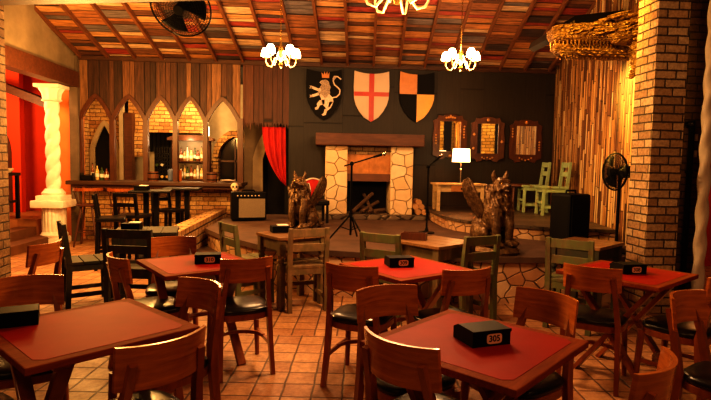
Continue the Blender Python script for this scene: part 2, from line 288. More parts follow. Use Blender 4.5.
# ------------------------------------------------------------------ mesh helpers
class MB:
    def __init__(s): s.bm = bmesh.new()
    def box(s, c, size, rot=None, bev=0.0, taper=None):
        """box centred at c; taper=(sx,sy) scales its top"""
        r = bmesh.ops.create_cube(s.bm, size=1.0); vs = r['verts']
        for v in vs:
            k = taper if (taper and v.co.z > 0) else (1, 1)
            v.co = Vector((v.co.x * size[0] * k[0], v.co.y * size[1] * k[1], v.co.z * size[2]))
        if bev:
            es = {e for v in vs for e in v.link_edges}
            q = bmesh.ops.bevel(s.bm, geom=list(es), offset=bev, segments=2, affect='EDGES', profile=0.6)
            vs = list({v for f in q['faces'] for v in f.verts} | {v for v in vs if v.is_valid})
        mt = Matrix.Translation(Vector(c))
        if rot is not None: mt = mt @ (rot if isinstance(rot, Matrix) else Matrix.Rotation(rot, 4, 'Z'))
        bmesh.ops.transform(s.bm, matrix=mt, verts=vs)
        return s
    def span(s, x0, x1, y0, y1, z0, z1, bev=0.0):
        return s.box(((x0 + x1) / 2, (y0 + y1) / 2, (z0 + z1) / 2), (abs(x1 - x0), abs(y1 - y0), abs(z1 - z0)), bev=bev)
    def bar(s, a, b, w, h, bev=0.0, up=(0, 0, 1), w2=None, h2=None):
        """rectangular bar from a to b, w across and h in the up direction, optionally tapering"""
        a = Vector(a); b = Vector(b); d = (b - a); L = d.length; d.normalize(); u = Vector(up)
        if abs(d.dot(u)) > 0.95: u = Vector((0, 1, 0))
        x = d.cross(u).normalized(); y = x.cross(d).normalized()
        R = Matrix((x, y, d)).transposed().to_4x4()
        tp = ((w2 or w) / w, (h2 or h) / h)
        return s.box((a + b) / 2, (w, h, L), R, bev, tp)
    def tube(s, pts, rad, n=8, cap=True, closed=False, flat=1.0):
        pts = [Vector(p) for p in pts]; k = len(pts)
        rs = [rad] * k if isinstance(rad, (int, float)) else list(rad)
        rings = []; ref = None
        for i, p in enumerate(pts):
            if closed: d = pts[(i + 1) % k] - pts[i - 1]
            else: d = pts[min(i + 1, k - 1)] - pts[max(i - 1, 0)]
            d.normalize()
            if ref is None: ref = Vector((0, 0, 1)) if abs(d.z) < 0.9 else Vector((0, 1, 0))
            x = d.cross(ref)
            if x.length < 1e-5: x = d.cross(Vector((1, 0, 0)))
            x.normalize(); y = x.cross(d).normalized(); ref = y
            rings.append([s.bm.verts.new(p + (x * math.cos(2 * PI * j / n) + y * math.sin(2 * PI * j / n) * flat) * rs[i]) for j in range(n)])
        for i in range(k if closed else k - 1):
            A, B = rings[i], rings[(i + 1) % k]
            for j in range(n): s.bm.faces.new((A[j], A[(j + 1) % n], B[(j + 1) % n], B[j]))
        if cap and not closed:
            s.bm.faces.new(rings[0][::-1]); s.bm.faces.new(rings[-1])
        return s
    def rects(s, pts, ws, up=(0, 1, 0)):
        """rectangular section swept along pts; ws = [(across, deep)...]"""
        pts = [Vector(p) for p in pts]; rings = []
        for i, p in enumerate(pts):
            d = (pts[min(i + 1, len(pts) - 1)] - pts[max(i - 1, 0)]).normalized()
            x = d.cross(Vector(up)).normalized(); y = x.cross(d).normalized(); w, h = ws[i]
            rings.append([s.bm.verts.new(p + x * w / 2 * sx + y * h / 2 * sy) for sx, sy in ((-1, -1), (1, -1), (1, 1), (-1, 1))])
        for A, B in zip(rings, rings[1:]):
            for j in range(4): s.bm.faces.new((A[j], A[(j + 1) % 4], B[(j + 1) % 4], B[j]))
        s.bm.faces.new(rings[0][::-1]); s.bm.faces.new(rings[-1]); return s
    def lathe(s, prof, c=(0, 0, 0), n=24, mod=None, scale=(1, 1)):
        rings = []
        for i, (r, z) in enumerate(prof):
            ring = []
            for j in range(n):
                a = 2 * PI * j / n; rr = r * (mod(a, z) if mod else 1.0)
                ring.append(s.bm.verts.new(Vector(c) + Vector((rr * math.cos(a) * scale[0], rr * math.sin(a) * scale[1], z))))
            rings.append(ring)
        for A, B in zip(rings, rings[1:]):
            for j in range(n): s.bm.faces.new((A[j], A[(j + 1) % n], B[(j + 1) % n], B[j]))
        s.bm.faces.new(rings[0][::-1]); s.bm.faces.new(rings[-1]); return s
    def prism(s, poly, d0, d1, plane='xz'):
        """polygon extruded; plane 'xz' -> extruded along y, 'xy' -> along z, 'yz' -> along x"""
        def P(a, b, d): return {'xz': (a, d, b), 'xy': (a, b, d), 'yz': (d, a, b)}[plane]
        A = [s.bm.verts.new(P(a, b, d0)) for a, b in poly]; B = [s.bm.verts.new(P(a, b, d1)) for a, b in poly]
        k = len(poly); s.bm.faces.new(A); s.bm.faces.new(B[::-1])
        for j in range(k): s.bm.faces.new((A[j], B[j], B[(j + 1) % k], A[(j + 1) % k]))
        return s
    def ball(s, c, r, rot=None, u=16, v=10):
        r = (r, r, r) if isinstance(r, (int, float)) else r
        mt = Matrix.Translation(Vector(c)) @ (rot if rot is not None else Matrix()) @ Matrix.Diagonal((*r, 1))
        bmesh.ops.create_uvsphere(s.bm, u_segments=u, v_segments=v, radius=1.0, matrix=mt); return s
    def cone(s, a, b, r, n=8, r2=0.0005): return s.tube([a, b], [r, r2], n)
    def grid(s, fn, nu, nv, thick=0.0, nrm=None):
        """open sheet fn(u,v)->point; thick>0 adds a second layer offset along nrm(u,v)"""
        def lay(o):
            return [[s.bm.verts.new(Vector(fn(i / nu, j / nv)) + (Vector(nrm(i / nu, j / nv)) * o if o else Vector())) for j in range(nv + 1)] for i in range(nu + 1)]
        L = lay(0.0)
        for i in range(nu):
            for j in range(nv): s.bm.faces.new((L[i][j], L[i + 1][j], L[i + 1][j + 1], L[i][j + 1]))
        if thick:
            K = lay(thick)
            for i in range(nu):
                for j in range(nv): s.bm.faces.new((K[i][j], K[i][j + 1], K[i + 1][j + 1], K[i + 1][j]))
            for i in range(nu):
                s.bm.faces.new((L[i][0], K[i][0], K[i + 1][0], L[i + 1][0])); s.bm.faces.new((L[i][nv], L[i + 1][nv], K[i + 1][nv], K[i][nv]))
            for j in range(nv):
                s.bm.faces.new((L[0][j], L[0][j + 1], K[0][j + 1], K[0][j])); s.bm.faces.new((L[nu][j], K[nu][j], K[nu][j + 1], L[nu][j + 1]))
        return s
    def xform(s, mt): bmesh.ops.transform(s.bm, matrix=mt, verts=s.bm.verts[:]); return s
    def mesh(s, name, mat, smooth=False):
        bmesh.ops.recalc_face_normals(s.bm, faces=s.bm.faces[:])
        me = bpy.data.meshes.new(name); s.bm.to_mesh(me); s.bm.free(); me.materials.append(mat)
        if smooth:
            for p in me.polygons: p.use_smooth = True
            if smooth != 'all':
                try: me.set_sharp_from_angle(angle=math.radians(40))
                except Exception: pass
        return me
    def build(s, name, mat, parent=None, smooth=False, loc=None, rotz=0.0):
        o = bpy.data.objects.new(name, s.mesh(name, mat, smooth)); C.objects.link(o)
        if parent: o.parent = parent
        if loc: o.location = loc
        o.rotation_euler.z = rotz
        return o

def remesh(o, voxel, smooth=6):
    """fuse the overlapping pieces of one mesh into a single continuous surface"""
    a = o.modifiers.new('r', 'REMESH'); a.mode = 'VOXEL'; a.voxel_size = voxel
    b = o.modifiers.new('s', 'SMOOTH'); b.factor = 0.5; b.iterations = smooth
    dg = bpy.context.evaluated_depsgraph_get(); dg.update()
    me = bpy.data.meshes.new_from_object(o.evaluated_get(dg))
    mats = [m for m in o.data.materials]; o.modifiers.clear(); o.data = me
    if not me.materials:
        for m in mats: me.materials.append(m)
    for p in me.polygons: p.use_smooth = True

def tag(o, label=None, cat=None, group=None, kind=None):
    if label: o['label'] = label
    if cat: o['category'] = cat
    if group: o['group'] = group
    if kind: o['kind'] = kind
    return o
def thing(name, label, cat, loc=(0, 0, 0), rotz=0.0, group=None):
    o = bpy.data.objects.new(name, None); C.objects.link(o); o.empty_display_size = 0.1
    o.location = loc; o.rotation_euler = (0, 0, rotz); return tag(o, label, cat, group)
def struct(name, mb, mat, parent=None, smooth=False):
    o = mb.build(name, mat, parent, smooth)
    if not parent: o['kind'] = 'structure'
    return o
def kids(o): return [x for x in C.objects if x.parent == o]
def dup(root, loc, rotz, label=None, group=None, mats=None):
    r = root.copy(); C.objects.link(r); r.location = loc; r.rotation_euler = (0, 0, rotz)
    if label: r['label'] = label
    if group: r['group'] = group
    for ch in kids(root):
        c = ch.copy(); C.objects.link(c); c.parent = r
        for g in kids(ch):
            d = g.copy(); C.objects.link(d); d.parent = c
    return r
def text_mesh(name, s, size, mat, parent, loc, rot, bold=0.0):
    cu = bpy.data.curves.new(name, 'FONT'); cu.body = s; cu.size = size; cu.align_x = 'CENTER'; cu.align_y = 'CENTER'; cu.extrude = 0.0006; cu.offset = bold
    tmp = bpy.data.objects.new(name + '_tmp', cu); C.objects.link(tmp)
    dg = bpy.context.evaluated_depsgraph_get(); dg.update()
    me = bpy.data.meshes.new_from_object(tmp.evaluated_get(dg)); bpy.data.objects.remove(tmp); bpy.data.curves.remove(cu)
    me.materials.clear(); me.materials.append(mat)
    o = bpy.data.objects.new(name, me); C.objects.link(o); o.parent = parent; o.location = loc; o.rotation_euler = rot
    return o
def facing(fx, fy): return math.atan2(-fx, fy)      # rotation that turns local +Y to (fx,fy)

# ================================================================== THE SETTING
def zc(y): return 3.22 + 0.345 * (9.6 - y)          # underside of the sloping roof
struct('floor', MB().span(-10, 8, -2.5, 13, -0.1, 0.0), M['floor'])
cl = struct('ceiling', MB().prism([(9.8, zc(9.8)), (9.8, zc(9.8) + 0.1), (-1.0, zc(-1.0) + 0.1), (-1.0, zc(-1.0))], -4.3, 5.4, 'yz'), M['ceil'])
for k in range(-10, 12):
    x = 0.49 + 0.46 * k
    MB().bar((x, 9.58, zc(9.58) - 0.035), (x - 0.085 * 10.4, -0.9, zc(-0.9) - 0.035), 0.042, 0.07).build('rafter', M['rafter'], cl)
struct('trim_1', MB().span(-4.2, 4.32, 9.545, 9.6, 3.14, 3.21), M['dark_beam'])

# black boarded wall behind the stage, gothic bar screen to its left
struct('wall_back', MB().span(-0.55, 4.5, 9.6, 9.72, 0.0, 3.23), M['blackwall'])
bays = [-4.16, -3.61, -3.04, -2.53, -2.01, -1.41]
sm = MB()
def arch_z(x, x0, x1, zs=2.13, h=0.42):
    w = (x1 - x0) / 2; tt = abs(x - (x0 + x1) / 2) / w
    return zs + h * (1 - 0.5 * tt - 0.5 * tt * tt)
bot = []
for x0, x1 in zip(bays, bays[1:]):
    N = 20
    for i in range(N): bot.append((x0 + (x1 - x0) * i / N, arch_z(x0 + (x1 - x0) * i / N, x0, x1)))
bot.append((bays[-1], 2.13))
A = []
for yy in (9.6, 9.66):
    A.append(([sm.bm.verts.new((x, yy, z)) for x, z in bot], [sm.bm.verts.new((x, yy, 3.22)) for x, z in bot]))
for i in range(len(bot) - 1):
    (b0, t0), (b1, t1) = A
    sm.bm.faces.new((b0[i], b0[i + 1], t0[i + 1], t0[i])); sm.bm.faces.new((b1[i], t1[i], t1[i + 1], b1[i + 1]))
    sm.bm.faces.new((b0[i], b1[i], b1[i + 1], b0[i + 1])); sm.bm.faces.new((t0[i], t0[i + 1], t1[i + 1], t1[i]))
scr = struct('wall_screen', sm, M['screen'])
for x0, x1 in zip(bays, bays[1:]):
    pts = [(x0 + (x1 - x0) * i / 20, 9.6, arch_z(x0 + (x1 - x0) * i / 20, x0, x1) - 0.012) for i in range(21)]
    MB().rects(pts, [(0.07, 0.06)] * 21, up=(0, 1, 0)).build('arch_trim', M['frame_wood'], scr)
for i, x in enumerate(bays):
    MB().span(x - (0.04 if i else 0.06), x + (0.04 if i < 5 else 0.06), 9.56, 9.66, 1.06, 2.2).build('post', M['frame_wood'], scr)
# boards with a torn lower edge over the passage
vm = MB(); x = -1.36; zlast = 2.02
while x < -0.56:
    w = random.uniform(0.035, 0.06); x1 = min(x + w, -0.55); zt = random.uniform(1.96, 2.12)
    vm.prism([(x, 3.2), (x1, 3.2), (x1, 2.14), ((x + x1) / 2 + random.uniform(-.01, .01), zt), (x, 2.14)], 9.6, 9.64)
    x = x1
struct('wall_valance', vm, M['valance'])

# bar front in yellow brick
struct('wall_bar_front', MB().span(-4.15, -1.36, 9.72, 9.86, 0, 0.95), M['brick'])
cb = thing('bar_counter', 'long dark wooden bar counter on the yellow brick base under the pointed arches', 'counter', (-2.8, 9.55, 0.95))
MB().span(-1.48, 1.47, -0.27, 0.5, 0.05, 0.115, 0.012).build('counter_top', M['dark_beam'], cb)
MB().span(-1.42, 1.42, -0.2, 0.45, 0.002, 0.05).build('apron', M['red_beam'], cb)
# room behind the bar
struct('wall_bar_back', MB().span(-5.1, -0.55, 11.9, 12.0, 0, 3.2), M['grey_wall'])
struct('wall_bar_left', MB().span(-4.86, -4.78, 10.1, 12.0, 0, 3.2), M['brick'])
struct('wall_passage_right', MB().span(-0.62, -0.55, 9.72, 12.0, 0, 3.2), M['soot_shade'])
struct('ceiling_bar', MB().span(-5.0, -0.55, 9.7, 12.0, 3.12, 3.2), M['soot_shade'])
AX, AW = -4.46, 0.26
def lancet(w, h, z): return [(AX - w + w * k / 8, z + h * (1 - 0.5 * (1 - k / 8) - 0.5 * (1 - k / 8) ** 2)) for k in range(9)] + [(AX + w * k / 8, z + h * (1 - 0.5 * k / 8 - 0.5 * (k / 8) ** 2)) for k in range(1, 9)]
bwl = MB().prism([(-5.0, 0), (AX - AW, 0)] + lancet(AW, 0.55, 1.65) + [(AX + AW, 0), (-4.13, 0), (-4.13, 3.1), (-5.0, 3.1)], 11.45, 11.6)
struct('wall_bar_arch', bwl, M['brick'])
lp_ = [(x, 11.44, z) for x, z in [(AX - AW, 1.0)] + lancet(AW, 0.55, 1.65) + [(AX + AW, 1.0)]]
struct('trim_2', MB().rects(lp_, [(0.085, 0.06)] * len(lp_)), M['beige'])
struct('opening_shade', MB().span(-4.8, -4.15, 11.7, 11.75, 0, 2.4), M['soot_shade'])  # no door: black sheet painting the shade inside the arched opening
struct('trim_3', MB().span(-4.12, -4.04, 11.3, 11.42, 0.9, 2.75), M['grey_wall'])
struct('door_2', MB().span(-4.02, -3.86, 11.3, 11.5, 0.9, 2.4), M['red_beam'])
struct('wall_bar_brick_band', MB().span(-4.0, -2.42, 11.5, 11.62, 2.02, 3.0), M['brick'])
struct('wall_bar_brick_pier', MB().span(-3.86, -3.7, 11.44, 11.6, 1.5, 2.02), M['brick'])
w1 = struct('window_1', MB().span(-3.75, -3.1, 11.84, 11.9, 1.62, 2.04), M['soot_shade'])
for k in range(7): MB().tube([(-3.7 + 0.09 * k, 11.8, 1.62), (-3.7 + 0.09 * k, 11.8, 2.04)], 0.013, 6).build('bar', M['black'], w1)
# arched brick surround with a dark window, right end of the bar
am = MB(); cx0 = -1.83
def goth(t, w, h, zs):
    R = (h * h + w * w) / (2 * w); a = abs(t) * w
    return zs + math.sqrt(max(0.0, R * R - (a + R - w) ** 2))
outer = [(cx0 + 0.47 * s / 10, goth(s / 10, 0.47, 0.62, 1.5)) for s in range(-10, 11)]
inner = [(cx0 + 0.34 * s / 10, goth(s / 10, 0.34, 0.46, 1.5)) for s in range(-10, 11)]
for i in range(20):
    a, b, c2, d2 = outer[i], outer[i + 1], inner[i + 1], inner[i]
    g = 0.08
    am.prism([(a[0] + (b[0] - a[0]) * g, a[1] + (b[1] - a[1]) * g), (b[0], b[1]), (c2[0], c2[1]), (d2[0] + (c2[0] - d2[0]) * g, d2[1] + (c2[1] - d2[1]) * g)], 11.6, 11.9)
for sx in (-1, 1):
    for k in range(8):
        zz = 1.5 - 0.075 * (k + 1)
        am.span(cx0 + sx * 0.33, cx0 + sx * (0.47 if k % 2 else 0.52), 11.6, 11.9, zz + 0.006, zz + 0.069)
w2 = struct('window_2', MB().prism([(cx0 - 0.34, 0.7)] + inner + [(cx0 + 0.34, 0.7)], 11.82, 11.86), M['glass_dark'])
am.build('brick_surround', M['brick'], w2)
MB().span(cx0 - 0.015, cx0 + 0.015, 11.78, 11.83, 0.7, 1.92).span(cx0 - 0.33, cx0 + 0.33, 11.78, 11.83, 1.42, 1.46).build('mullion', M['frame_wood'], w2)
# pale gothic door surround in the passage
dpts = [(-1.17, 10.35, 0.0), (-1.17, 10.35, 1.5)] + [(-1.17 + 0.42 * k / 8, 10.35, 1.5 + 0.62 * math.sin(PI / 2 * k / 8) ** 0.75) for k in range(1, 9)]
d3 = struct('door_3', MB().rects(dpts, [(0.19, 0.14)] * len(dpts)), M['beige'])
MB().span(-1.1, -0.6, 10.5, 10.55, 0.0, 2.2).build('doorway_shade', M['soot_shade'], d3)  # black sheet that paints the darkness inside the doorway
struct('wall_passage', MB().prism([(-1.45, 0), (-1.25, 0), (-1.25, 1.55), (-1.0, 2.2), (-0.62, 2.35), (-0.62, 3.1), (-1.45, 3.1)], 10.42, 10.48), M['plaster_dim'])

# low wall between bar and stage, landing step
struct('wall_low', MB().span(-1.86, -1.64, 6.25, 9.6, 0, 0.6), M['brick_low'])
struct('trim_4', MB().prism([(-1.64, 6.3), (-0.9, 6.2), (-1.2, 6.9), (-1.56, 7.6), (-1.64, 7.6)], 0.0, 0.24, 'xy'), M['carpet'])

# stage and upper platform
front = [(-1.55, 7.54), (-1.2, 6.86), (-0.63, 6.06), (-0.25, 5.86), (0.11, 5.74), (0.55, 5.58), (1.2, 5.46), (1.81, 5.37), (2.39, 5.37), (3.2, 5.42), (3.66, 5.5)]
st = struct('stage_platform', MB().prism([(-1.55, 9.6)] + front + [(4.3, 9.6)], 0.0, 0.44, 'xy'), M['stone_red'])
MB().prism([(-1.55, 9.6)] + [(x - (0.03 if x < -0.6 else 0), y - 0.035) for x, y in front] + [(4.3, 9.6)], 0.44, 0.5, 'xy').build('stage_top', M['carpet'], st)
up = [(1.93, 9.6), (1.90, 8.64), (1.89, 7.95), (1.97, 7.5), (2.16, 7.18), (2.52, 6.85), (2.84, 6.58), (3.2, 6.44), (3.72, 6.32)]
us = struct('stage_upper_platform', MB().prism(up + [(4.28, 9.6)], 0.5, 0.64, 'xy'), M['stone_red'])
MB().prism([(x - 0.03, y - (0.03 if y < 9 else 0)) for x, y in up] + [(4.28, 9.6)], 0.64, 0.68, 'xy').build('stage_top', M['deck'], us)

# right wall of upright wood strips, slightly splayed
def hexa(name, a, b, thick, z0, za, zb, mat):
    m = MB(); d = (Vector(b) - Vector(a)).normalized(); n = Vector((d.y, -d.x)) * thick
    P = [(*a, z0), (*b, z0), (b[0] + n.x, b[1] + n.y, z0), (a[0] + n.x, a[1] + n.y, z0), (*a, za), (*b, zb), (b[0] + n.x, b[1] + n.y, zb), (a[0] + n.x, a[1] + n.y, za)]
    v = [m.bm.verts.new(p) for p in P]
    for f in ((0, 1, 2, 3), (4, 5, 6, 7), (0, 1, 5, 4), (1, 2, 6, 5), (2, 3, 7, 6), (3, 0, 4, 7)): m.bm.faces.new([v[i] for i in f])
    return struct(name, m, mat)
hexa('wall_right', (3.66, 5.7), (4.33, 9.68), 0.1, 0.0, zc(5.7), zc(9.68), M['strips'])
struct('wall_right_pier', MB().span(3.66, 4.30, 5.68, 5.85, 0, 4.55), M['brick_shadow'])
struct('wall_side_room_right', MB().span(4.3, 8, 7.5, 7.6, 0, 3.6), M['red_wall'])
# brick columns
struct('wall_column_right', MB().span(3.24, 3.56, 5.0, 5.33, 0, 4.65), M['brick_tan'])
struct('wall_column_left', MB().span(-3.31, -2.985, 5.0, 5.33, 0, 4.65), M['brick_dim'])  # same brick as the right column, its dim light put into darker colours
struct('trim_5', MB().bar((-3.3, 5.17, 2.915), (0.6, 5.17, 3.155), 0.2, 0.16), M['dark_beam'])

# left wall: plaster gable over a beam, steps to the red room
struct('wall_left', MB().prism([(4.8, 2.9), (9.6, 2.9), (9.6, zc(9.6)), (4.8, zc(4.8))], -4.32, -4.2, 'yz'), M['plaster'])
struct('trim_6', MB().span(-4.36, -4.14, 4.8, 9.56, 2.66, 2.92), M['red_beam'])
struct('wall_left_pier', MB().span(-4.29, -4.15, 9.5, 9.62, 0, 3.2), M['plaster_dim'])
M['step'] = plain('step_tile', (0.13, 0.052, 0.022), 0.6, var=0.3, scale=4)
sp = struct('stair_steps', MB().span(-4.75, -4.45, 5.4, 9.25, 0, 0.14), M['step'])
MB().span(-5.05, -4.75, 5.4, 9.25, 0, 0.28).build('step', M['step'], sp)
struct('floor_upper', MB().span(-10, -5.05, 5.4, 10.9, 0, 0.4), M['terracotta'])
struct('floor_upper_landing', MB().span(-5.05, -4.75, 9.25, 10.9, 0, 0.4), M['terracotta'])
rr = struct('wall_red_room', MB().span(-10, -5.62, 10.45, 10.6, 0.4, 3.1), M['red_wall'])
MB().prism([(-6.6, 0.4), (-5.78, 0.4)] + [(-6.19 + 0.41 * math.cos(PI * k / 12), 1.55 + 0.55 * math.sin(PI * k / 12)) for k in range(13)], 10.435, 10.448).build('arch_shade', M['frame_wood'], rr)  # flat brown panel painting the shade of an arched opening
struct('wall_red_room_end', MB().span(-6.3, -4.86, 10.9, 11.0, 0.4, 3.1), M['red_wall'])
struct('wall_orange_lit_return', MB().span(-4.76, -4.3, 9.98, 10.1, 0, 3.2), M['orange_lit_wall'])
struct('ceiling_red_room', MB().prism([(5.4, 2.95), (11, 3.3), (11, 3.38), (5.4, 3.03)], -10, -4.4, 'yz'), M['red_beam'])
struct('trim_7', MB().bar((-6.4, 10.4, 2.95), (-4.6, 9.5, 2.35), 0.12, 0.14), M['dark_beam'])

# twisted plaster columns
def twisted(name, x, y, label, top=2.66, r=0.102):
    t = thing(name, label, 'column', (x, y, 0))
    MB().span(-0.19, 0.19, -0.19, 0.19, 0, 0.12, 0.02).lathe([(0.20, 0.12), (0.215, 0.16), (0.19, 0.2), (0.18, 0.22)], n=24).build('base', M['white_col'], t, True)
    MB().lathe([(0.175, 0.22), (0.175, 0.62)], n=72, mod=lambda a, z: 1 + 0.06 * abs(math.sin(a * 9))).build('fluted_pedestal', M['white_col'], t, True)
    MB().span(-0.26, 0.26, -0.26, 0.26, 0.62, 0.74, 0.015).span(-0.2, 0.2, -0.2, 0.2, 0.74, 0.82, 0.01).lathe([(0.17, 0.82), (0.185, 0.86), (0.15, 0.9), (0.13, 0.93)]).build('plinth', M['white_col'], t, True)
    tw = MB(); n = 40; rings = []; K = 90
    for i in range(K + 1):
        z = 0.92 + (top - 0.2 - 0.92) * i / K; ring = []
        for j in range(n):
            a = 2 * PI * j / n; rr = r * (1 + 0.26 * abs(math.cos(a - 12.5 * z)) ** 0.8 - 0.14)
            ring.append(tw.bm.verts.new((rr * math.cos(a), rr * math.sin(a), z)))
        rings.append(ring)
    for A_, B_ in zip(rings, rings[1:]):
        for j in range(n): tw.bm.faces.new((A_[j], A_[(j + 1) % n], B_[(j + 1) % n], B_[j]))
    tw.build('twisted_shaft', M['white_col'], t, 'all')
    MB().lathe([(0.12, top - 0.22), (0.15, top - 0.2), (0.13, top - 0.17), (0.145, top - 0.08), (0.19, top)], n=32, mod=lambda a, z: 1 + 0.08 * math.sin(a * 8)).span(-0.2, 0.2, -0.2, 0.2, top, top + 0.06, 0.01).build('capital', M['white_col'], t, True)
    return t
twisted('twisted_column', -4.44, 9.22, 'white twisted plaster column on a fluted pedestal by the steps to the red room', 2.59)
tp = thing('twisted_column', 'slender pale twisted column at the right edge, beside the dark brick pier', 'column', (4.125, 5.42, 0))
tw = MB(); rings = []
for i in range(121):
    z = 0.1 + 3.6 * i / 120
    rings.append([tw.bm.verts.new((0.058 * (1 + 0.14 * math.cos(2 * (2 * PI * j / 20 - 9 * z))) * math.cos(2 * PI * j / 20), 0.058 * (1 + 0.14 * math.cos(2 * (2 * PI * j / 20 - 9 * z))) * math.sin(2 * PI * j / 20), z)) for j in range(20)])
for A_, B_ in zip(rings, rings[1:]):
    for j in range(20): tw.bm.faces.new((A_[j], A_[(j + 1) % 20], B_[(j + 1) % 20], B_[j]))
tw.build('twisted_shaft', M['white_col'], tp, 'all')
MB().span(-0.09, 0.09, -0.09, 0.09, 0, 0.1, 0.01).build('base', M['white_col'], tp)

# ================================================================== FIREPLACE
fp = thing('fireplace', 'stone fireplace with thick dark timber mantel on the stage, centre of the black wall', 'fireplace', (0.85, 9.0, 0.5))
fx = lambda x: x - 0.85
MB().span(fx(-0.14), fx(1.84), -0.15, 0.58, 0, 0.08, 0.01).build('hearth', M['ledge_stone'], fp)
for a, b in ((0.11, 0.48), (1.22, 1.6)): MB().span(fx(a), fx(b), -0.05, 0.58, 0.08, 1.24, 0.015).build('stone_pillar', M['stone_pale'], fp)
MB().span(fx(-0.06), fx(1.76), -0.18, 0.58, 1.24, 1.44, 0.012).build('mantel', M['red_beam'], fp)
MB().span(fx(0.48), fx(1.22), 0.06, 0.1, 0.76, 1.1).span(fx(0.845), fx(0.855), 0.05, 0.07, 0.78, 1.1).build('hood_panel', M['hood'], fp)
MB().span(fx(0.48), fx(1.22), 0.04, 0.12, 1.1, 1.24).build('brick_band', M['brick_dim'], fp)
MB().span(fx(0.48), fx(1.22), 0.03, 0.12, 0.64, 0.77).build('hood_rail', M['hood_dark'], fp)
MB().span(fx(0.48), fx(1.22), 0.5, 0.58, 0.08, 0.7).build('fire_back', M['soot_shade'], fp)
for a, b, z in (((0.58, 8.98, 0.62), (0.95, 9.3, 0.92), 0.035), ((0.92, 9.0, 0.62), (0.80, 9.35, 0.9), 0.03), ((1.0, 9.0, 0.61), (0.70, 9.3, 0.7), 0.035), ((0.85, 9.05, 0.62), (1.16, 9.2, 0.64), 0.035), ((0.72, 9.0, 0.62), (1.05, 9.25, 0.78), 0.03)):
    o = MB().tube([a, b], z, 9).build('firewood_log', M['log'])
    tag(o, 'bare firewood log leaning in the dark fireplace opening', 'log', 'logs laid in the fireplace')
for i, (x, z) in enumerate([(1.70, 0.635), (1.80, 0.635), (1.655, 0.72), (1.755, 0.725), (1.71, 0.8)]):
    o = MB().tube([(x, 8.9, z), (x, 9.25, z)], 0.05, 10).build('firewood_log', M['log_end'])
    tag(o, 'short cut log, round end showing, stacked right of the stone pillar', 'log', 'logs stacked beside the fireplace')

# ================================================================== SHIELDS
def shield_poly(w=0.31, h=0.90):
    L = []
    for k in range(9):
        u = -1 + 2 * k / 8; L.append((u * w, h - 0.05 * (1 - u * u) ** 1.0))
    L += [(w * 1.03, h * 0.7), (w * 1.0, h * 0.46), (w * 0.9, h * 0.34), (w * 0.7, h * 0.21), (w * 0.42, h * 0.09), (0, 0)]
    L += [(-x, z) for x, z in L[9:-1][::-1]]
    return L
def clip_poly(poly, axis, val, keep_less):
    out = []
    ins = lambda p: (p[axis] <= val) == keep_less
    for a, b in zip(poly, poly[1:] + poly[:1]):
        if ins(a): out.append(a)
        if ins(a) != ins(b):
            k = (val - a[axis]) / (b[axis] - a[axis]); out.append((a[0] + (b[0] - a[0]) * k, a[1] + (b[1] - a[1]) * k))
    return out
S0 = shield_poly()
sh = thing('heraldic_shield', 'black shield with a pale rampant lion, leftmost on the black wall', 'shield', (0.07, 9.5695, 2.2))
MB().prism(S0, -0.03, 0.03).build('board', M['sh_black'], sh)
# lion traced as flat painted shapes (units of the shield)
def lp(pts): return [((x - 146) / 6.15 * 0.0183, (372 - y) / 6.15 * 0.0183) for x, y in pts]
bodym = MB()
for pg in ([(140, 168), (120, 150), (124, 142), (140, 134), (160, 140), (172, 170), (176, 215), (200, 238), (204, 262), (190, 275), (184, 290), (160, 300), (140, 280), (128, 240), (112, 210), (112, 185), (130, 178)],
           [(112, 185), (96, 178), (70, 170), (66, 184), (84, 190), (104, 198), (120, 205)], [(118, 205), (95, 216), (74, 222), (70, 236), (84, 236), (104, 228), (124, 222)],
           [(150, 250), (120, 255), (104, 276), (108, 290), (92, 300), (98, 312), (112, 308), (124, 284), (150, 278)], [(180, 262), (172, 296), (152, 306), (146, 330), (134, 338), (142, 346), (160, 340), (166, 318), (190, 296), (204, 262)]):
    bodym.prism(lp(pg), -0.036, -0.03)
bodym.prism(lp([(76, 176), (60, 168), (66, 178), (58, 186), (76, 186)]), -0.036, -0.03).prism(lp([(76, 226), (62, 224), (66, 232), (60, 240), (80, 236)]), -0.036, -0.03)
bodym.build('lion_body', M['lion'], sh)
MB().prism(lp([(140, 134), (122, 148), (134, 162), (122, 176), (128, 196), (122, 216), (140, 226), (150, 240), (166, 236), (172, 220), (184, 212), (180, 190), (188, 176), (178, 160), (176, 144), (160, 132)]), -0.038, -0.03).build('lion_mane', M['lion_mane'], sh)
tl = lp([(196, 238), (222, 232), (240, 214), (242, 190), (228, 176), (208, 160), (200, 138), (208, 116), (226, 112), (248, 128)])
MB().rects([(x, -0.034, z) for x, z in tl], [(0.022, 0.006)] * 10, up=(0, 1, 0)).prism(lp([(196, 128), (204, 108), (222, 108), (214, 124), (206, 134)]), -0.037, -0.03).build('lion_tail', M['lion'], sh)
MB().prism(lp([(134, 122), (130, 88), (142, 104), (148, 84), (156, 102), (164, 82), (168, 104), (178, 86), (176, 122)]), -0.037, -0.03).build('crown', M['sh_orange'], sh)
s2 = thing('heraldic_shield', 'white shield with a red cross, middle of the three on the black wall', 'shield', (0.92, 9.5695, 2.19))
MB().prism(S0, -0.03, 0.03).build('board', M['sh_white'], s2)
MB().prism(clip_poly(clip_poly(S0, 0, 0.045, True), 0, -0.045, False), -0.036, -0.03).build('cross_upright', M['sh_red'], s2)
MB().prism(clip_poly(clip_poly(S0, 1, 0.53, True), 1, 0.455, False), -0.035, -0.03).build('cross_bar', M['sh_red'], s2)
s3 = thing('heraldic_shield', 'black and gold quartered shield, rightmost on the black wall', 'shield', (1.74, 9.5695, 2.2))
MB().prism(S0, -0.03, 0.03).build('board', M['sh_black'], s3)
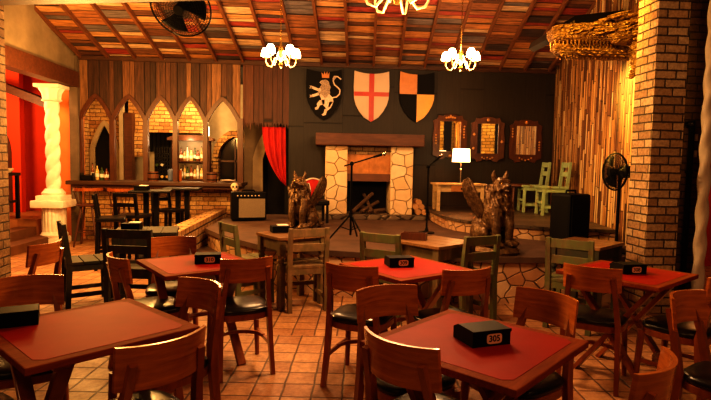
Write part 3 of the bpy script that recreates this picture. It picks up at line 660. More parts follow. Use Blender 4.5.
MB().prism(clip_poly(clip_poly(S0, 0, 0.0, True), 1, 0.5, False), -0.036, -0.03).build('quarter', M['sh_orange'], s3)
MB().prism(clip_poly(clip_poly(S0, 0, 0.0, False), 1, 0.5, True), -0.036, -0.03).build('quarter', M['sh_gold'], s3)
# ================================================================== MIRRORS
def mirror(x, z0, z1, w, label, turn, variant):
    t = thing('wall_mirror', label, 'mirror', (x, 9.6, z0), turn, 'carved mirrors on the black wall')
    h = z1 - z0; W = w / 2; off = -0.03 - abs(math.tan(turn)) * W
    O = [(-W * 0.98, h * 0.10), (-W * 0.7, h * 0.06), (-W * 0.6, h * 0.0), (-W * 0.35, h * 0.02), (-W * 0.2, h * 0.07), (0, h * 0.03)]
    O += [(-x_, z_) for x_, z_ in O[:-1][::-1]]
    T = [(W * 0.98, h * 0.28), (W, h * 0.5), (W * 0.93, h * 0.7), (W * 0.98, h * 0.86), (W * 0.75, h * 0.9), (W * 0.68, h * 0.98), (W * 0.45, h * 0.96), (W * 0.28, h * 0.99), (0, h * 1.0)]
    O += T + [(-x_, z_) for x_, z_ in T[:-1][::-1]]
    MB().prism(O, off, off + 0.03).build('frame', M['frame_wood'], t)
    gx, gz0, gz1 = W * 0.60, h * 0.19, h * 0.85
    MB().span(-gx, gx, off - 0.006, off - 0.001, gz0, gz1).build('glass', M['mirror'], t)
    b = 0.022
    MB().span(-gx - b, -gx, off - 0.02, off, gz0 - b, gz1 + b).span(gx, gx + b, off - 0.02, off, gz0 - b, gz1 + b).span(-gx, gx, off - 0.02, off, gz1, gz1 + b).span(-gx, gx, off - 0.02, off, gz0 - b, gz0).build('moulding', M['frame_wood'], t)
    def orn(pts, r=0.02):
        m = MB()
        for px, pz in pts: m.ball((px * W, off - 0.012, pz * h), (r, 0.008, r), u=8, v=6)
        m.build('ornament', M['gilt'], t, 'all')
    if variant == 0:
        orn([(-.25, .925), (-.12, .935), (0, .945), (.12, .935), (.25, .925), (0, .965)]); orn([(.8, .5), (.8, .56), (.8, .62), (.8, .68), (.82, .74)], 0.017); orn([(-.82, .36), (-.82, .42), (-.82, .48), (-.82, .54)], 0.017); orn([(.02, .09)], .028)
    elif variant == 1:
        orn([(0, .93)], .03); orn([(-.8, .6), (-.8, .63), (-.84, .61), (-.76, .61)], .014); orn([(.82, .44), (.82, .47), (.78, .45), (.86, .45)], .014); orn([(-.82, .3)], .027); orn([(-.3, .1), (-.18, .075), (0, .1), (.18, .075), (.3, .1)], .015)
    else:
        orn([(0, .93)], .03); orn([(-.82, .6), (-.82, .66), (-.82, .72), (-.82, .78)], .018); orn([(.82, .3), (.82, .36), (.82, .42), (.82, .48)], .018); orn([(-.36, .11), (-.2, .075), (0, .055), (.2, .075), (.36, .11)], .017)
mirror(2.37, 1.54, 2.36, 0.64, 'carved dark mirror behind the lit table lamp, left of three', math.radians(2.0), 0)
mirror(3.07, 1.51, 2.33, 0.62, 'carved dark mirror with star ornaments, middle of three', math.radians(-6.7), 1)
mirror(3.79, 1.51, 2.30, 0.62, 'carved dark mirror nearest the wood strip wall, right of three', 0.0, 2)

# ================================================================== UPPER PLATFORM FURNITURE
t = thing('console_table', 'low pale wood table with one drawer carrying the lamp on the upper platform', 'table', (2.36, 8.85, 0.68))
MB().span(-0.43, 0.43, -0.22, 0.22, 0.43, 0.46, 0.006).build('tabletop', M['pale_wood'], t)
MB().span(-0.39, 0.39, -0.17, 0.19, 0.32, 0.43).build('apron', M['pale_wood'], t)
d = MB().span(-0.16, 0.18, -0.2, -0.16, 0.325, 0.425, 0.005).build('drawer', M['hood'], t)
MB().ball((0.01, -0.21, 0.375), 0.017, u=10, v=8).build('knob', M['black'], d, 'all')
for sx in (-1, 1):
    for sy in (-1, 1): MB().bar((sx * 0.37, sy * 0.16, 0.0), (sx * 0.37, sy * 0.16, 0.43), 0.055, 0.055, 0.004).build('leg', M['pale_wood'], t)
lt = thing('table_lamp', 'lit table lamp with white drum shade on the pale console table', 'lamp', (2.39, 8.82, 1.14))
MB().lathe([(0.07, 0), (0.07, 0.012), (0.03, 0.02), (0.012, 0.03)]).build('base', M['chrome'], lt, True)
MB().lathe([(0.011, 0.025), (0.011, 0.2), (0.02, 0.21), (0.02, 0.24), (0.011, 0.25), (0.011, 0.4)], n=12).build('stem', M['chrome'], lt, True)
MB().lathe([(0.15, 0.36), (0.14, 0.58), (0.136, 0.58), (0.146, 0.36)], n=32).build('lamp_shade', M['shade'], lt, True)
rs = thing('round_stool', 'small round brown wooden stool behind the right griffin', 'stool', (3.38, 8.82, 0.68))
MB().lathe([(0.19, 0.42), (0.2, 0.43), (0.2, 0.455), (0.19, 0.465)]).build('seat', M['frame_wood'], rs, True)
for k in range(4):
    a = PI / 4 + k * PI / 2
    MB().tube([(0.17 * math.cos(a), 0.17 * math.sin(a), 0), (0.13 * math.cos(a), 0.13 * math.sin(a), 0.43)], [0.018, 0.022], 8).build('leg', M['frame_wood'], rs, True)

# rustic plank chairs (seat, slats, posts): one builder, several finishes
def rustic_chair(label, loc, rotz, mat, group=None, h=0.82, w=0.40):
    t = thing('rustic_chair', label, 'chair', loc, rotz, group); W = w / 2
    sm_ = MB()
    for k in range(3): sm_.box((0, -0.13 + 0.14 * k, 0.44), (w + 0.02, 0.132, 0.03), bev=0.006)
    sm_.build('seat', mat, t)
    for s in (-1, 1):
        MB().rects([(s * (W - 0.02), -0.2, 0), (s * (W - 0.02), -0.18, 0.42), (s * (W - 0.02), -0.225, h)], [(0.042, 0.042), (0.046, 0.05), (0.04, 0.036)], up=(0, 1, 0)).build('back_post', mat, t)
        MB().bar((s * (W - 0.02), 0.18, 0), (s * (W - 0.02), 0.17, 0.43), 0.04, 0.042, 0.003).build('leg', mat, t)
    for z, hh in ((h - 0.045, 0.08), (h - 0.19, 0.075)):
        y = -0.18 - 0.045 * (z - 0.42) / (h - 0.42)
        MB().box((0, y, z), (w - 0.07, 0.022, hh), bev=0.004).build('back_slat', mat, t)
    MB().box((0, 0.17, 0.395), (w - 0.07, 0.025, 0.06)).box((0, -0.18, 0.395), (w - 0.07, 0.025, 0.06)).box((-W + 0.02, 0, 0.395), (0.025, 0.33, 0.06)).box((W - 0.02, 0, 0.395), (0.025, 0.33, 0.06)).build('seat_frame', mat, t)
    MB().box((0, 0.175, 0.2), (w - 0.07, 0.022, 0.04)).build('stretcher', mat, t)
    for s in (-1, 1): MB().box((s * (W - 0.02), 0, 0.13), (0.022, 0.34, 0.04)).build('stretcher', mat, t)
    return t
def rustic_table(label, loc, rotz, w, d, mat, top, h=0.72, group='rustic plank tables before the stage'):
    t = thing('rustic_table', label, 'table', loc, rotz, group); tm = MB()
    for k in range(4): tm.box((-w / 2 + w / 4 * (k + 0.5), 0, h - 0.015), (w / 4 - 0.003, d, 0.03), bev=0.004)
    tm.build('tabletop', top, t)
    i = 0.045
    MB().box((0, d / 2 - i, h - 0.085), (w - 0.14, 0.025, 0.11)).box((0, -d / 2 + i, h - 0.085), (w - 0.14, 0.025, 0.11)).box((w / 2 - i, 0, h - 0.085), (0.025, d - 0.14, 0.11)).box((-w / 2 + i, 0, h - 0.085), (0.025, d - 0.14, 0.11)).build('apron', mat, t)
    for sx in (-1, 1):
        for sy in (-1, 1):
            x, y = sx * (w / 2 - i), sy * (d / 2 - i)
            MB().box((x, y, h - 0.105), (0.068, 0.068, 0.15), bev=0.004).lathe([(0.024, h - 0.29), (0.034, h - 0.28), (0.026, h - 0.26), (0.036, h - 0.235), (0.028, h - 0.21), (0.034, h - 0.18)], (x, y, 0), 10).box((x, y, (h - 0.28) / 2), (0.062, 0.062, h - 0.28), bev=0.004).build('leg', mat, t)
    return t
rustic_chair('pale green plank chair, nearer of two on the upper platform', (3.70, 8.2, 0.68), facing(-1, 0.1), M['green'], 'green chairs on the upper platform', 0.84, 0.36)
rustic_chair('pale green plank chair, further of two on the upper platform', (3.60, 8.72, 0.68), facing(-1, 0.1), M['green'], 'green chairs on the upper platform', 0.84, 0.36)

# ================================================================== STAGE PROPS
t = thing('guitar_amplifier', 'black guitar amplifier with grey grille cloth on the left of the stage', 'amplifier', (-1.12, 8.55, 0.5), math.radians(14))
MB().span(-0.27, 0.27, -0.12, 0.14, 0.02, 0.46, 0.012).build('cabinet', M['black'], t)
MB().span(-0.16, 0.25, -0.132, -0.118, 0.06, 0.36).build('grille', M['grille'], t)
MB().span(-0.25, 0.25, -0.13, -0.118, 0.375, 0.44).build('control_panel', M['sh_black'], t)
for k in range(7): MB().tube([(-0.18 + 0.055 * k, -0.128, 0.407), (-0.18 + 0.055 * k, -0.148, 0.407)], 0.011, 8).build('knob', M['bone'], t)
MB().tube([(-0.1, 0, 0.46), (-0.09, 0, 0.485), (0.09, 0, 0.485), (0.1, 0, 0.46)], 0.011, 6).build('handle', M['black'], t)
sk = MB().ball((0, 0, 0.085), (0.062, 0.075, 0.062)).ball((0, -0.045, 0.04), (0.04, 0.04, 0.04)).build('skull', M['bone'], None, 'all')
remesh(sk, 0.007, 3); sk.location = (-1.32, 8.45, 0.96); sk.rotation_euler.z = 0.2
tag(sk, 'small pale skull ornament on top of the black guitar amplifier', 'skull')
m = MB()
for a in (-1, 1): m.ball((a * 0.025, -0.066, 0.085), (0.017, 0.012, 0.018), u=10, v=8)
m.ball((0, -0.08, 0.06), (0.008, 0.012, 0.012), u=8, v=6).span(-0.025, 0.025, -0.087, -0.078, 0.026, 0.031)
m.build('eye_sockets', M['ink'], sk, 'all')

def speaker_box():
    t = thing('speaker_cabinet', 'tall black speaker cabinet standing on the right of the stage', 'speaker', (3.04, 6.2, 0.5), math.radians(20))
    MB().span(-0.165, 0.165, -0.16, 0.16, 0.03, 0.63, 0.03).build('cabinet', M['black'], t)
    MB().span(-0.14, 0.14, -0.172, -0.158, 0.07, 0.59, 0.005).build('grille', M['sh_black'], t)
    MB().tube([(-0.08, 0.0, 0.62), (-0.07, 0.0, 0.665), (0.07, 0.0, 0.665), (0.08, 0.0, 0.62)], 0.012, 6).build('handle', M['black'], t)
    for sx in (-1, 1):
        for sy in (-1, 1): MB().lathe([(0.02, 0), (0.02, 0.032)], (sx * 0.12, sy * 0.12, 0), 10).build('foot', M['black'], t)
speaker_box()

def mic_stand(label, x, y, hgt, boom, spread, disc=False):
    t = thing('microphone_stand', label, 'microphone stand', (x, y, 0.5))
    MB().tube([(0, 0, 0.06), (0, 0, hgt)], 0.013, 8).build('pole', M['black'], t)
    MB().lathe([(0.022, 0.28), (0.022, 0.34)], n=10).build('collar', M['black'], t)
    if disc: MB().lathe([(0.11, 0), (0.11, 0.015), (0.03, 0.03), (0.013, 0.08)], n=24).build('base', M['black'], t, True)
    for k in range(0 if disc else 3):
        a = spread + k * 2 * PI / 3
        MB().tube([(0.0, 0.0, 0.32), (0.27 * math.cos(a), 0.27 * math.sin(a), 0.012)], 0.011, 6).tube([(0, 0, 0.12), (0.14 * math.cos(a), 0.14 * math.sin(a), 0.17)], 0.006, 6).build('leg', M['black'], t)
    MB().ball((0, 0, hgt), 0.028, u=10, v=8).build('clutch', M['black'], t, 'all')
    b = Vector(boom); MB().tube([-b * 0.35 + Vector((0, 0, hgt)), b + Vector((0, 0, hgt))], 0.009, 6).build('boom', M['black'], t)
    e = b + Vector((0, 0, hgt)); d = b.normalized()
    mm = MB().tube([e, e + d * 0.12], [0.013, 0.017], 10).build('microphone', M['black'], t)
    MB().ball(e + d * 0.14, 0.026, u=12, v=8).build('grille', M['chrome'], mm, 'all')
mic_stand('black microphone stand on three legs with its boom crossing the fireplace', 0.40, 6.5, 0.94, (0.26, -0.05, 0.085), -0.9)
mic_stand('black microphone stand at the right of the fireplace, boom pointing up right', 1.5, 7.22, 0.92, (0.065, -0.02, 0.06), 0.5, True)

# red curtain, tied to one side of the passage
def curt(u, v):
    z = 2.06 - 0.95 * v
    xl = -1.01 + 0.32 * v ** 2.2; xr = -0.60 + 0.02 * v
    x = xl + (xr - xl) * u
    return (x, 9.55 + 0.03 * math.sin(u * 22 + v * 1.5) * (1 - 0.3 * v), z - 0.10 * u * v)
cu_ = MB().grid(curt, 48, 16, 0.006, lambda u, v: (0, -1, 0)).build('red_curtain', M['cloth_red'], None, 'all')
tag(cu_, 'red curtain hanging under the torn boards, gathered to the right above the griffin', 'curtain')
# red rounded chair back behind the left griffin
t = thing('red_armchair', 'red round-backed chair with white piping, mostly behind the left griffin', 'chair', (-0.06, 8.4, 0.5), 0.2)
MB().prism([(0.19 * math.cos(2 * PI * k / 24), 0.52 + 0.17 * math.sin(2 * PI * k / 24)) for k in range(24)], 0.14, 0.19).build('backrest', M['cloth_red'], t)
MB().tube([(0.19 * math.cos(2 * PI * k / 24), 0.14, 0.52 + 0.17 * math.sin(2 * PI * k / 24)) for k in range(24)], 0.012, 6, closed=True).build('piping', M['cloth_white'], t)
MB().span(-0.2, 0.2, -0.2, 0.2, 0.28, 0.36, 0.02).build('seat', M['black_wood'], t)
for sx in (-1, 1):
    for sy in (-1, 1): MB().bar((sx * 0.17, sy * 0.16, 0), (sx * 0.17, sy * 0.16, 0.29), 0.035, 0.035).build('leg', M['black_wood'], t)
    MB().bar((sx * 0.1, 0.165, 0.3), (sx * 0.1, 0.165, 0.5), 0.03, 0.03).build('back_post', M['black_wood'], t)
rb = MB().grid(lambda u, v: (-0.16 + 0.085 * (u - 0.5) * math.sin(PI * (0.12 + 0.85 * v)), 8.2 + 0.01 * math.sin(u * 9), 1.13 - 0.3 * v), 8, 12, 0.006, lambda u, v: (0, -1, 0)).build('white_cloth', M['cloth_white'], None, 'all')
tag(rb, 'narrow white cloth hanging between the left griffin wing and head', 'cloth')

# ================================================================== GRIFFIN STATUES (face local -Y)
def griffin(label, loc, rotz, wl, wr, plinth):
    t = thing('griffin_statue', label, 'statue', loc, rotz)
    b = MB()
    z0 = 0.08 if plinth else 0.0
    b.ball((0, 0.14, z0 + 0.17), (0.17, 0.19, 0.17)).ball((0, 0.0, z0 + 0.32), (0.145, 0.15, 0.2)).ball((0, -0.06, z0 + 0.45), (0.14, 0.12, 0.15))
    for s in (-1, 1):
        b.ball((s * 0.135, 0.08, z0 + 0.13), (0.075, 0.15, 0.125)).tube([(s * 0.15, 0.02, z0 + 0.05), (s * 0.15, -0.14, z0 + 0.035)], [0.055, 0.05], 10).ball((s * 0.15, -0.17, z0 + 0.035), (0.05, 0.065, 0.035))
        b.tube([(s * 0.09, -0.1, z0 + 0.42), (s * 0.085, -0.16, z0 + 0.22), (s * 0.08, -0.155, z0 + 0.05)], [0.07, 0.05, 0.043], 12).ball((s * 0.08, -0.19, z0 + 0.032), (0.05, 0.075, 0.034))
        for k in (-1, 0, 1): b.ball((s * 0.08 + k * 0.026, -0.245, z0 + 0.024), (0.017, 0.03, 0.02), u=8, v=6)
    b.tube([(0, 0, z0 + 0.44), (0, -0.05, z0 + 0.56), (0, -0.07, z0 + 0.64)], [0.13, 0.115, 0.095], 14)
    hz = z0 + 0.66; hy = -0.09
    b.ball((0, hy, hz), (0.085, 0.095, 0.085))
    for k in range(54):                          # shaggy mane
        a = 2 * PI * k / 13.5; zz = z0 + 0.36 + 0.0055 * k; rr = 0.122 - 0.0003 * k + 0.016 * math.sin(k * 2.1)
        b.tube([(rr * math.cos(a), -0.05 + rr * 0.9 * math.sin(a), zz + 0.05), (rr * 1.12 * math.cos(a + .15), -0.055 + rr * 1.1 * math.sin(a + .15), zz - 0.03), (rr * 1.1 * math.cos(a + .25), -0.055 + rr * 1.1 * math.sin(a + .25), zz - 0.09)], [0.018, 0.022, 0.005], 6)
    b.ball((0, hy - 0.085, hz - 0.015), (0.052, 0.06, 0.042)).ball((0, hy - 0.135, hz - 0.005), (0.03, 0.03, 0.022)).ball((0, hy - 0.10, hz - 0.055), (0.036, 0.045, 0.018)).ball((0, hy - 0.135, hz - 0.06), (0.02, 0.018, 0.016))
    for s in (-1, 1):
        b.ball((s * 0.042, hy - 0.06, hz + 0.045), (0.035, 0.03, 0.02)).ball((s * 0.045, hy - 0.085, hz - 0.03), (0.03, 0.03, 0.025))
        b.ball((s * 0.06, hy - 0.03, hz - 0.03), (0.035, 0.05, 0.045))
        b.tube([(s * 0.06, hy + 0.02, hz + 0.05), (s * 0.085, hy + 0.02, hz + 0.11), (s * 0.082, hy + 0.005, hz + 0.165)], [0.032, 0.026, 0.005], 8)
    b.tube([(0.05, 0.3, z0 + 0.06), (0.18, 0.3, z0 + 0.05), (0.25, 0.2, z0 + 0.05), (0.24, 0.1, z0 + 0.05)], [0.03, 0.024, 0.022, 0.03], 8)
    o = b.build('body', M['bronze'], t); remesh(o, 0.0085, 2)
    e = MB()
    for s in (-1, 1): e.ball((s * 0.04, hy - 0.078, hz + 0.022), 0.013, u=10, v=8)
    e.build('eyes', M['brass'], t, 'all')
    MB().ball((0, hy - 0.165, hz + 0.002), (0.016, 0.01, 0.012), u=8, v=6).build('nose', M['ink'], t, 'all')
    MB().box((0, hy - 0.125, hz - 0.042), (0.05, 0.045, 0.007)).build('mouth', M['ink'], t)
    for s, sc in ((-1, wl), (1, wr)):
        w = MB()
        def P(u, v):      # u from root to tip, v across the feathers (0 = leading edge)
            wd = (0.04 + 0.085 * math.sin(PI * min(1.0, 0.12 + u * 0.8)) ** 0.9) * (1.0 if u < 0.85 else math.sqrt(max(0.0, 1 - ((u - 0.85) / 0.152) ** 2)))
            c = Vector((s * (0.11 + 0.17 * u + 0.04 * math.sin(u * PI)), 0.07 + 0.06 * u, z0 + 0.30 + (0.40 * u + 0.03 * math.sin(u * PI)) * sc))
            c += Vector((s * 0.55, 0.80, -0.22)) * wd * (v - 0.35) * sc
            return c + Vector((0, -0.010 * abs(math.sin(v * PI * 4)) * sc, 0.008 * math.sin(u * 36) * (v > .25)))
        w.grid(P, 34, 20, 0.02, lambda u, v: (s * 0.6, -0.6, 0))
        w.tube([P(u / 8 * 0.98, 0.0) for u in range(9)], [0.045 * sc, 0.04 * sc, 0.034 * sc, 0.028 * sc, 0.024 * sc, 0.02 * sc, 0.017 * sc, 0.013 * sc, 0.008], 8)
        w.build('wing', M['bronze'], t, 'all')
    if plinth: MB().lathe([(0.27, 0), (0.28, 0.03), (0.25, 0.075), (0.2, 0.085)], n=28, scale=(0.95, 1.1)).build('plinth', M['bronze'], t, True)
    return t
griffin('bronze winged griffin statue seated left of the fireplace by the red curtain', (-0.24, 7.72, 0.5), -0.42, 0.75, 1.12, False)
griffin('bronze winged griffin statue on a low plinth at the front edge of the stage, right', (1.93, 5.68, 0.5), 0.30, 1.08, 0.62, True)

# ================================================================== DRAGON HEAD AND CANOPY (snout to local +X)
t = thing('dragon_head', 'golden spiked dragon head sculpture jutting from the top of the wood strip wall', 'sculpture', (3.29, 6.24, 2.965), PI)
t.scale = (0.95, 1.0, 0.76)
b = MB()
b.tube([(-0.5, 0, 0.06), (-0.2, 0, 0.1), (0.05, 0, 0.08), (0.3, 0, 0.06), (0.5, 0, 0.05), (0.6, 0, 0.04)], [0.2, 0.22, 0.19, 0.165, 0.145, 0.10], 16, flat=1.0)
b.ball((0.53, 0, 0.05), (0.11, 0.13, 0.12)).ball((-0.12, 0, 0.2), (0.24, 0.16, 0.12))
for s in (-1, 1):
    b.ball((-0.02, s * 0.12, 0.2), (0.14, 0.06, 0.07)).ball((0.58, s * 0.06, 0.11), (0.045, 0.035, 0.035)).ball((-0.22, s * 0.16, 0.02), (0.18, 0.08, 0.14))
    for (x, z, L, r) in ((-0.12, 0.28, 0.42, 0.05), (-0.2, 0.2, 0.42, 0.055), (-0.28, 0.1, 0.36, 0.05), (-0.3, 0.0, 0.32, 0.045), (0.06, 0.24, 0.3, 0.035), (-0.05, 0.30, 0.25, 0.035)):
        b.tube([(x, s * 0.14, z), (x - L * 0.5, s * 0.2, z + 0.05), (x - L, s * 0.22, z + 0.10)], [r, r * 0.7, 0.006], 8)
for k in range(9): b.tube([(0.45 - 0.09 * k, 0, 0.13 + 0.016 * k), (0.37 - 0.09 * k, 0, 0.2 + 0.02 * k)], [0.03, 0.006], 8)
rq = random.Random(3)
for k in range(210):
    x = rq.uniform(-0.42, 0.6); a = rq.uniform(-0.25, PI + 0.25); rr = 0.10 + 0.10 * min(1.0, (0.66 - x) / 0.7)
    p = Vector((x, rr * math.cos(a) * 1.02, 0.06 + rr * math.sin(a) * 0.95)); L = rq.uniform(0.05, 0.12) * (1.3 if x < 0.2 else 0.8)
    b.tube([p, p + Vector((-L * 0.6, 0.018 * math.cos(a), 0.02 * math.sin(a) + 0.01)), p + Vector((-L, 0.05 * math.cos(a), 0.035 * math.sin(a) + 0.012))], [0.022, 0.016, 0.004], 6)
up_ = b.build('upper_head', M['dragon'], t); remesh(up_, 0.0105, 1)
b = MB().tube([(-0.5, 0, -0.1), (-0.15, 0, -0.13), (0.2, 0, -0.14), (0.48, 0, -0.11), (0.56, 0, -0.08)], [0.12, 0.12, 0.11, 0.10, 0.07], 14)
for k in range(8):
    for s in (-1, 1):
        b.tube([(0.3 - 0.1 * k, s * 0.07, -0.17), (0.18 - 0.1 * k, s * 0.11, -0.22)], [0.03, 0.005], 6)
        b.tube([(0.42 - 0.1 * k, s * 0.085, -0.11), (0.31 - 0.1 * k, s * 0.125, -0.13)], [0.028, 0.005], 6).tube([(0.36 - 0.1 * k, s * 0.08, -0.14), (0.25 - 0.1 * k, s * 0.12, -0.175)], [0.026, 0.005], 6)
for k in range(26):
    x = 0.5 - 0.038 * k
    for s in (-1, 1): b.tube([(x, s * 0.05, -0.17), (x - 0.03, s * 0.06, -0.215), (x - 0.045, s * 0.06, -0.25 - 0.02 * (k % 2))], [0.018, 0.013, 0.004], 6)
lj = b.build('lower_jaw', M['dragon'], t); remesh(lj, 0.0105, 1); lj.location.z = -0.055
tm = MB(); tl_ = MB()
for k in range(17):
    for s in (-1, 1):
        x = 0.56 - 0.045 * k; wy = s * (0.045 + 0.05 * min(1, k / 6))
        tm.cone((x, wy * 1.35, -0.04), (x + 0.004, wy * 1.4, -0.125 - 0.03 * (k % 3 == 0)), 0.016, 6)
        if k: tl_.cone((x - 0.02, wy * 1.2, -0.13), (x - 0.02, wy * 1.2, -0.075), 0.013, 6)
tm.build('upper_teeth', M['brass'], t); tl_.build('lower_teeth', M['brass'], t)
MB().box((0.05, 0, -0.09), (0.85, 0.12, 0.07)).build('mouth', M['ink'], t)
ey = MB()
for s in (-1, 1): ey.ball((0.06, s * 0.15, 0.14), 0.036, u=12, v=8)
ey.build('eyes', M['brass'], t, 'all')
nk = MB().tube([(-0.36, 0.02, 0.05), (-0.43, 0.08, -0.05), (-0.46, 0.14, -0.25), (-0.42, 0.18, -0.45), (-0.34, 0.2, -0.62)], [0.2, 0.14, 0.10, 0.075, 0.03], 14)
for k in range(9):
    q = Vector((-0.40 - 0.02 * math.sin(k), 0.13 + 0.01 * k, -0.1 - 0.055 * k)); nk.tube([q + Vector((-0.06, 0, 0)), q + Vector((0.05, -0.02, -0.07))], [0.03, 0.005], 6)
for k in range(14):
    a = k * 2 * PI / 14; nk.tube([(-0.25, 0.17 * math.cos(a), 0.05 + 0.17 * math.sin(a)), (-0.46, 0.27 * math.cos(a), 0.1 + 0.27 * math.sin(a))], [0.035, 0.006], 6)
nk = nk.build('neck', M['dragon'], t); remesh(nk, 0.016, 1)
ct = thing('canopy', 'dark sloping canopy board with a grey patterned front edge above the golden dragon head', 'canopy', (3.32, 6.78, 3.08))
MB().prism([(-0.53, -0.06), (-0.50, 0.02), (-0.18, 0.24), (0.46, 0.33), (0.46, 0.12), (-0.12, 0.12), (-0.46, -0.1)], -0.28, 0.3).build('roof', M['black_wood'], ct)
fm = MB()
for k in range(9):
    x0 = -0.5 + 0.036 * k; z0 = -0.01 + 0.0225 * k
    fm.prism([(x0, z0 - 0.035), (x0 + 0.02, z0 - 0.025), (x0 + 0.02, z0 + 0.012), (x0, z0)], -0.295, -0.28)
fm.build('fascia', M['plaster_dim'], ct)

# ================================================================== FANS
def fan_head(parent, r, mat):
    """cage, blades and hub facing local -Y of the parent"""
    g = MB()
    for k in range(1, 13):
        f = k / 12; g.tube([(r * f * math.cos(2 * PI * j / 36), -0.075 + 0.06 * f ** 3, r * f * math.sin(2 * PI * j / 36)) for j in range(36)], 0.0025, 4, closed=True)
    for k in range(44):
        a = 2 * PI * k / 44
        g.tube([(r * f * math.cos(a), -0.075 + 0.06 * f ** 3, r * f * math.sin(a)) for f in (0.1, 0.5, 0.8, 1.0)], 0.0022, 4)
        g.tube([(r * f * math.cos(a), 0.075 - 0.06 * f ** 3, r * f * math.sin(a)) for f in (0.1, 0.5, 0.8, 1.0)], 0.0022, 4)
    g.tube([(r * math.cos(2 * PI * j / 36), 0, r * math.sin(2 * PI * j / 36)) for j in range(36)], 0.009, 6, closed=True)
    g.build('cage', mat, parent)
    for k in range(3):
        a0 = 2 * PI * k / 3
        bl = MB().grid(lambda u, v: (r * (0.14 + 0.72 * u) * math.cos(a0 + (v - .5) * (0.75 + 0.35 * u)), 0.03 * (v - 0.5) * 1.6, r * (0.14 + 0.72 * u) * math.sin(a0 + (v - .5) * (0.75 + 0.35 * u))), 8, 8, 0.004, lambda u, v: (0, 1, 0))
        bl.build('blade', mat, parent, 'all')
    MB().tube([(0, -0.08, 0), (0, 0.06, 0)], r * 0.16, 16).build('hub', mat, parent)
    MB().tube([(0, 0.07, 0), (0, 0.1, 0), (0, 0.22, 0), (0, 0.235, 0)], [0.055, 0.07, 0.065, 0.04], 16).build('motor', mat, parent)
pf = thing('pedestal_fan', 'black pedestal fan standing between the wood strip wall and the right brick column', 'fan', (3.36, 5.72, 0.5))
MB().lathe([(0.17, 0), (0.17, 0.02), (0.06, 0.05), (0.03, 0.12)], n=24).build('base', M['black'], pf, True)
MB().tube([(0, 0, 0.05), (0, 0, 0.86)], 0.018, 10).build('pole', M['black'], pf)
fh = bpy.data.objects.new('fan_head', None); C.objects.link(fh); fh.parent = pf; fh.location = (-0.07, -0.02, 0.905); fh.rotation_euler = (0, 0, facing(-0.93, 0.1) + PI)
fh.rotation_euler.z = math.radians(-84)
fan_head(fh, 0.205, M['black'])
bagm = MB().ball((0, 0, 0.06), (0.14, 0.1, 0.08)).ball((0.06, 0.02, 0.1), (0.08, 0.07, 0.07)).ball((-0.07, -0.02, 0.09), (0.07, 0.06, 0.06)).build('black_bag', M['leather'], None, 'all')
remesh(bagm, 0.012, 4); bagm.location = (3.12, 5.56, 0.485); tag(bagm, 'lumpy black bag on the stage edge at the foot of the pedestal fan', 'bag')
cf = thing('ceiling_fan', 'dark round cage fan hanging under the ceiling above the bar, top left', 'fan', (-1.52, 6.0, 3.10))
hd = bpy.data.objects.new('fan_head', None); C.objects.link(hd); hd.parent = cf; hd.rotation_euler = (math.radians(38), 0, math.radians(-8)); hd.location = (0, 0, 0)
fan_head(hd, 0.33, M['black'])
MB().tube([(0.0, 0.16, 0.1), (0.0, 0.2, zc(6.2) - 3.1 + 0.02)], 0.02, 8).build('mount', M['black'], cf)
MB().lathe([(0.07, zc(6.2) - 3.14), (0.07, zc(6.2) - 3.06)], (0.0, 0.2, 0), 14).build('canopy', M['black'], cf)

# ================================================================== CHANDELIERS
def chandelier(label, x, y, z, n, R, lit, scale=1.0, rot=0.0):
    t = thing('chandelier', label, 'chandelier', (x, y, z), rot, 'brass chandeliers under the plank ceiling')
    top = zc(y) - z
    MB().lathe([(0.015, -0.13), (0.03, -0.1), (0.012, -0.07), (0.045, -0.02), (0.028, 0.05), (0.036, 0.1), (0.016, 0.15), (0.01, 0.2)], n=14).build('stem', M['brass'], t, True)
    ch = MB(); zz = 0.2; k = 0
    while zz < top - 0.02:
        pts = [(0.009 * math.cos(a) * (1 if k % 2 else 0), 0.009 * math.cos(a) * (0 if k % 2 else 1), zz + 0.02 + 0.02 * math.sin(a)) for a in [2 * PI * j / 8 for j in range(8)]]
        ch.tube(pts, 0.0028, 4, closed=True); zz += 0.032; k += 1
    ch.build('chain', M['brass'], t)
    MB().lathe([(0.05, top - 0.03), (0.05, top + 0.01)], n=14).build('ceiling_rose', M['brass'], t)
    for k in range(n):
        a = 2 * PI * k / n; ca, sa = math.cos(a), math.sin(a)
        prof = [(0.02, -0.03), (0.05, 0.0), (0.085, -0.02), (0.10, -0.075), (R * 0.62, -0.125 * scale), (R * 0.86, -0.11 * scale), (R, -0.06), (R, -0.02)]
        MB().tube([(r * ca, r * sa, zz_) for r, zz_ in prof], 0.0085 * scale, 8).build('arm', M['cream_arm'], t, 'all')
        cp = MB().lathe([(0.012, -0.02), (0.034, -0.012), (0.03, 0.0), (0.012, 0.003), (0.012, 0.04)], (R * ca, R * sa, 0), 12).build('candle_cup', M['brass'], t, True)
        sh_ = MB().lathe([(0.062, 0.010), (0.060, 0.05), (0.048, 0.09), (0.034, 0.115)], (R * ca, R * sa, 0), 14).build('lamp_shade', M['bulb'], t, True)
    return t
chandelier('small lit brass chandelier, left of the shields', -0.51, 7.0, 2.80, 5, 0.205, True, 1.0, 0.35)
chandelier('small lit brass chandelier, above the mirrors', 1.85, 7.0, 2.83, 5, 0.205, True, 1.0, 0.1)
chandelier('nearest chandelier, only its pale hoop arms dipping into the top of the view', 0.595, 4.25, 2.835, 6, 0.27, True, 1.25, 0.06)
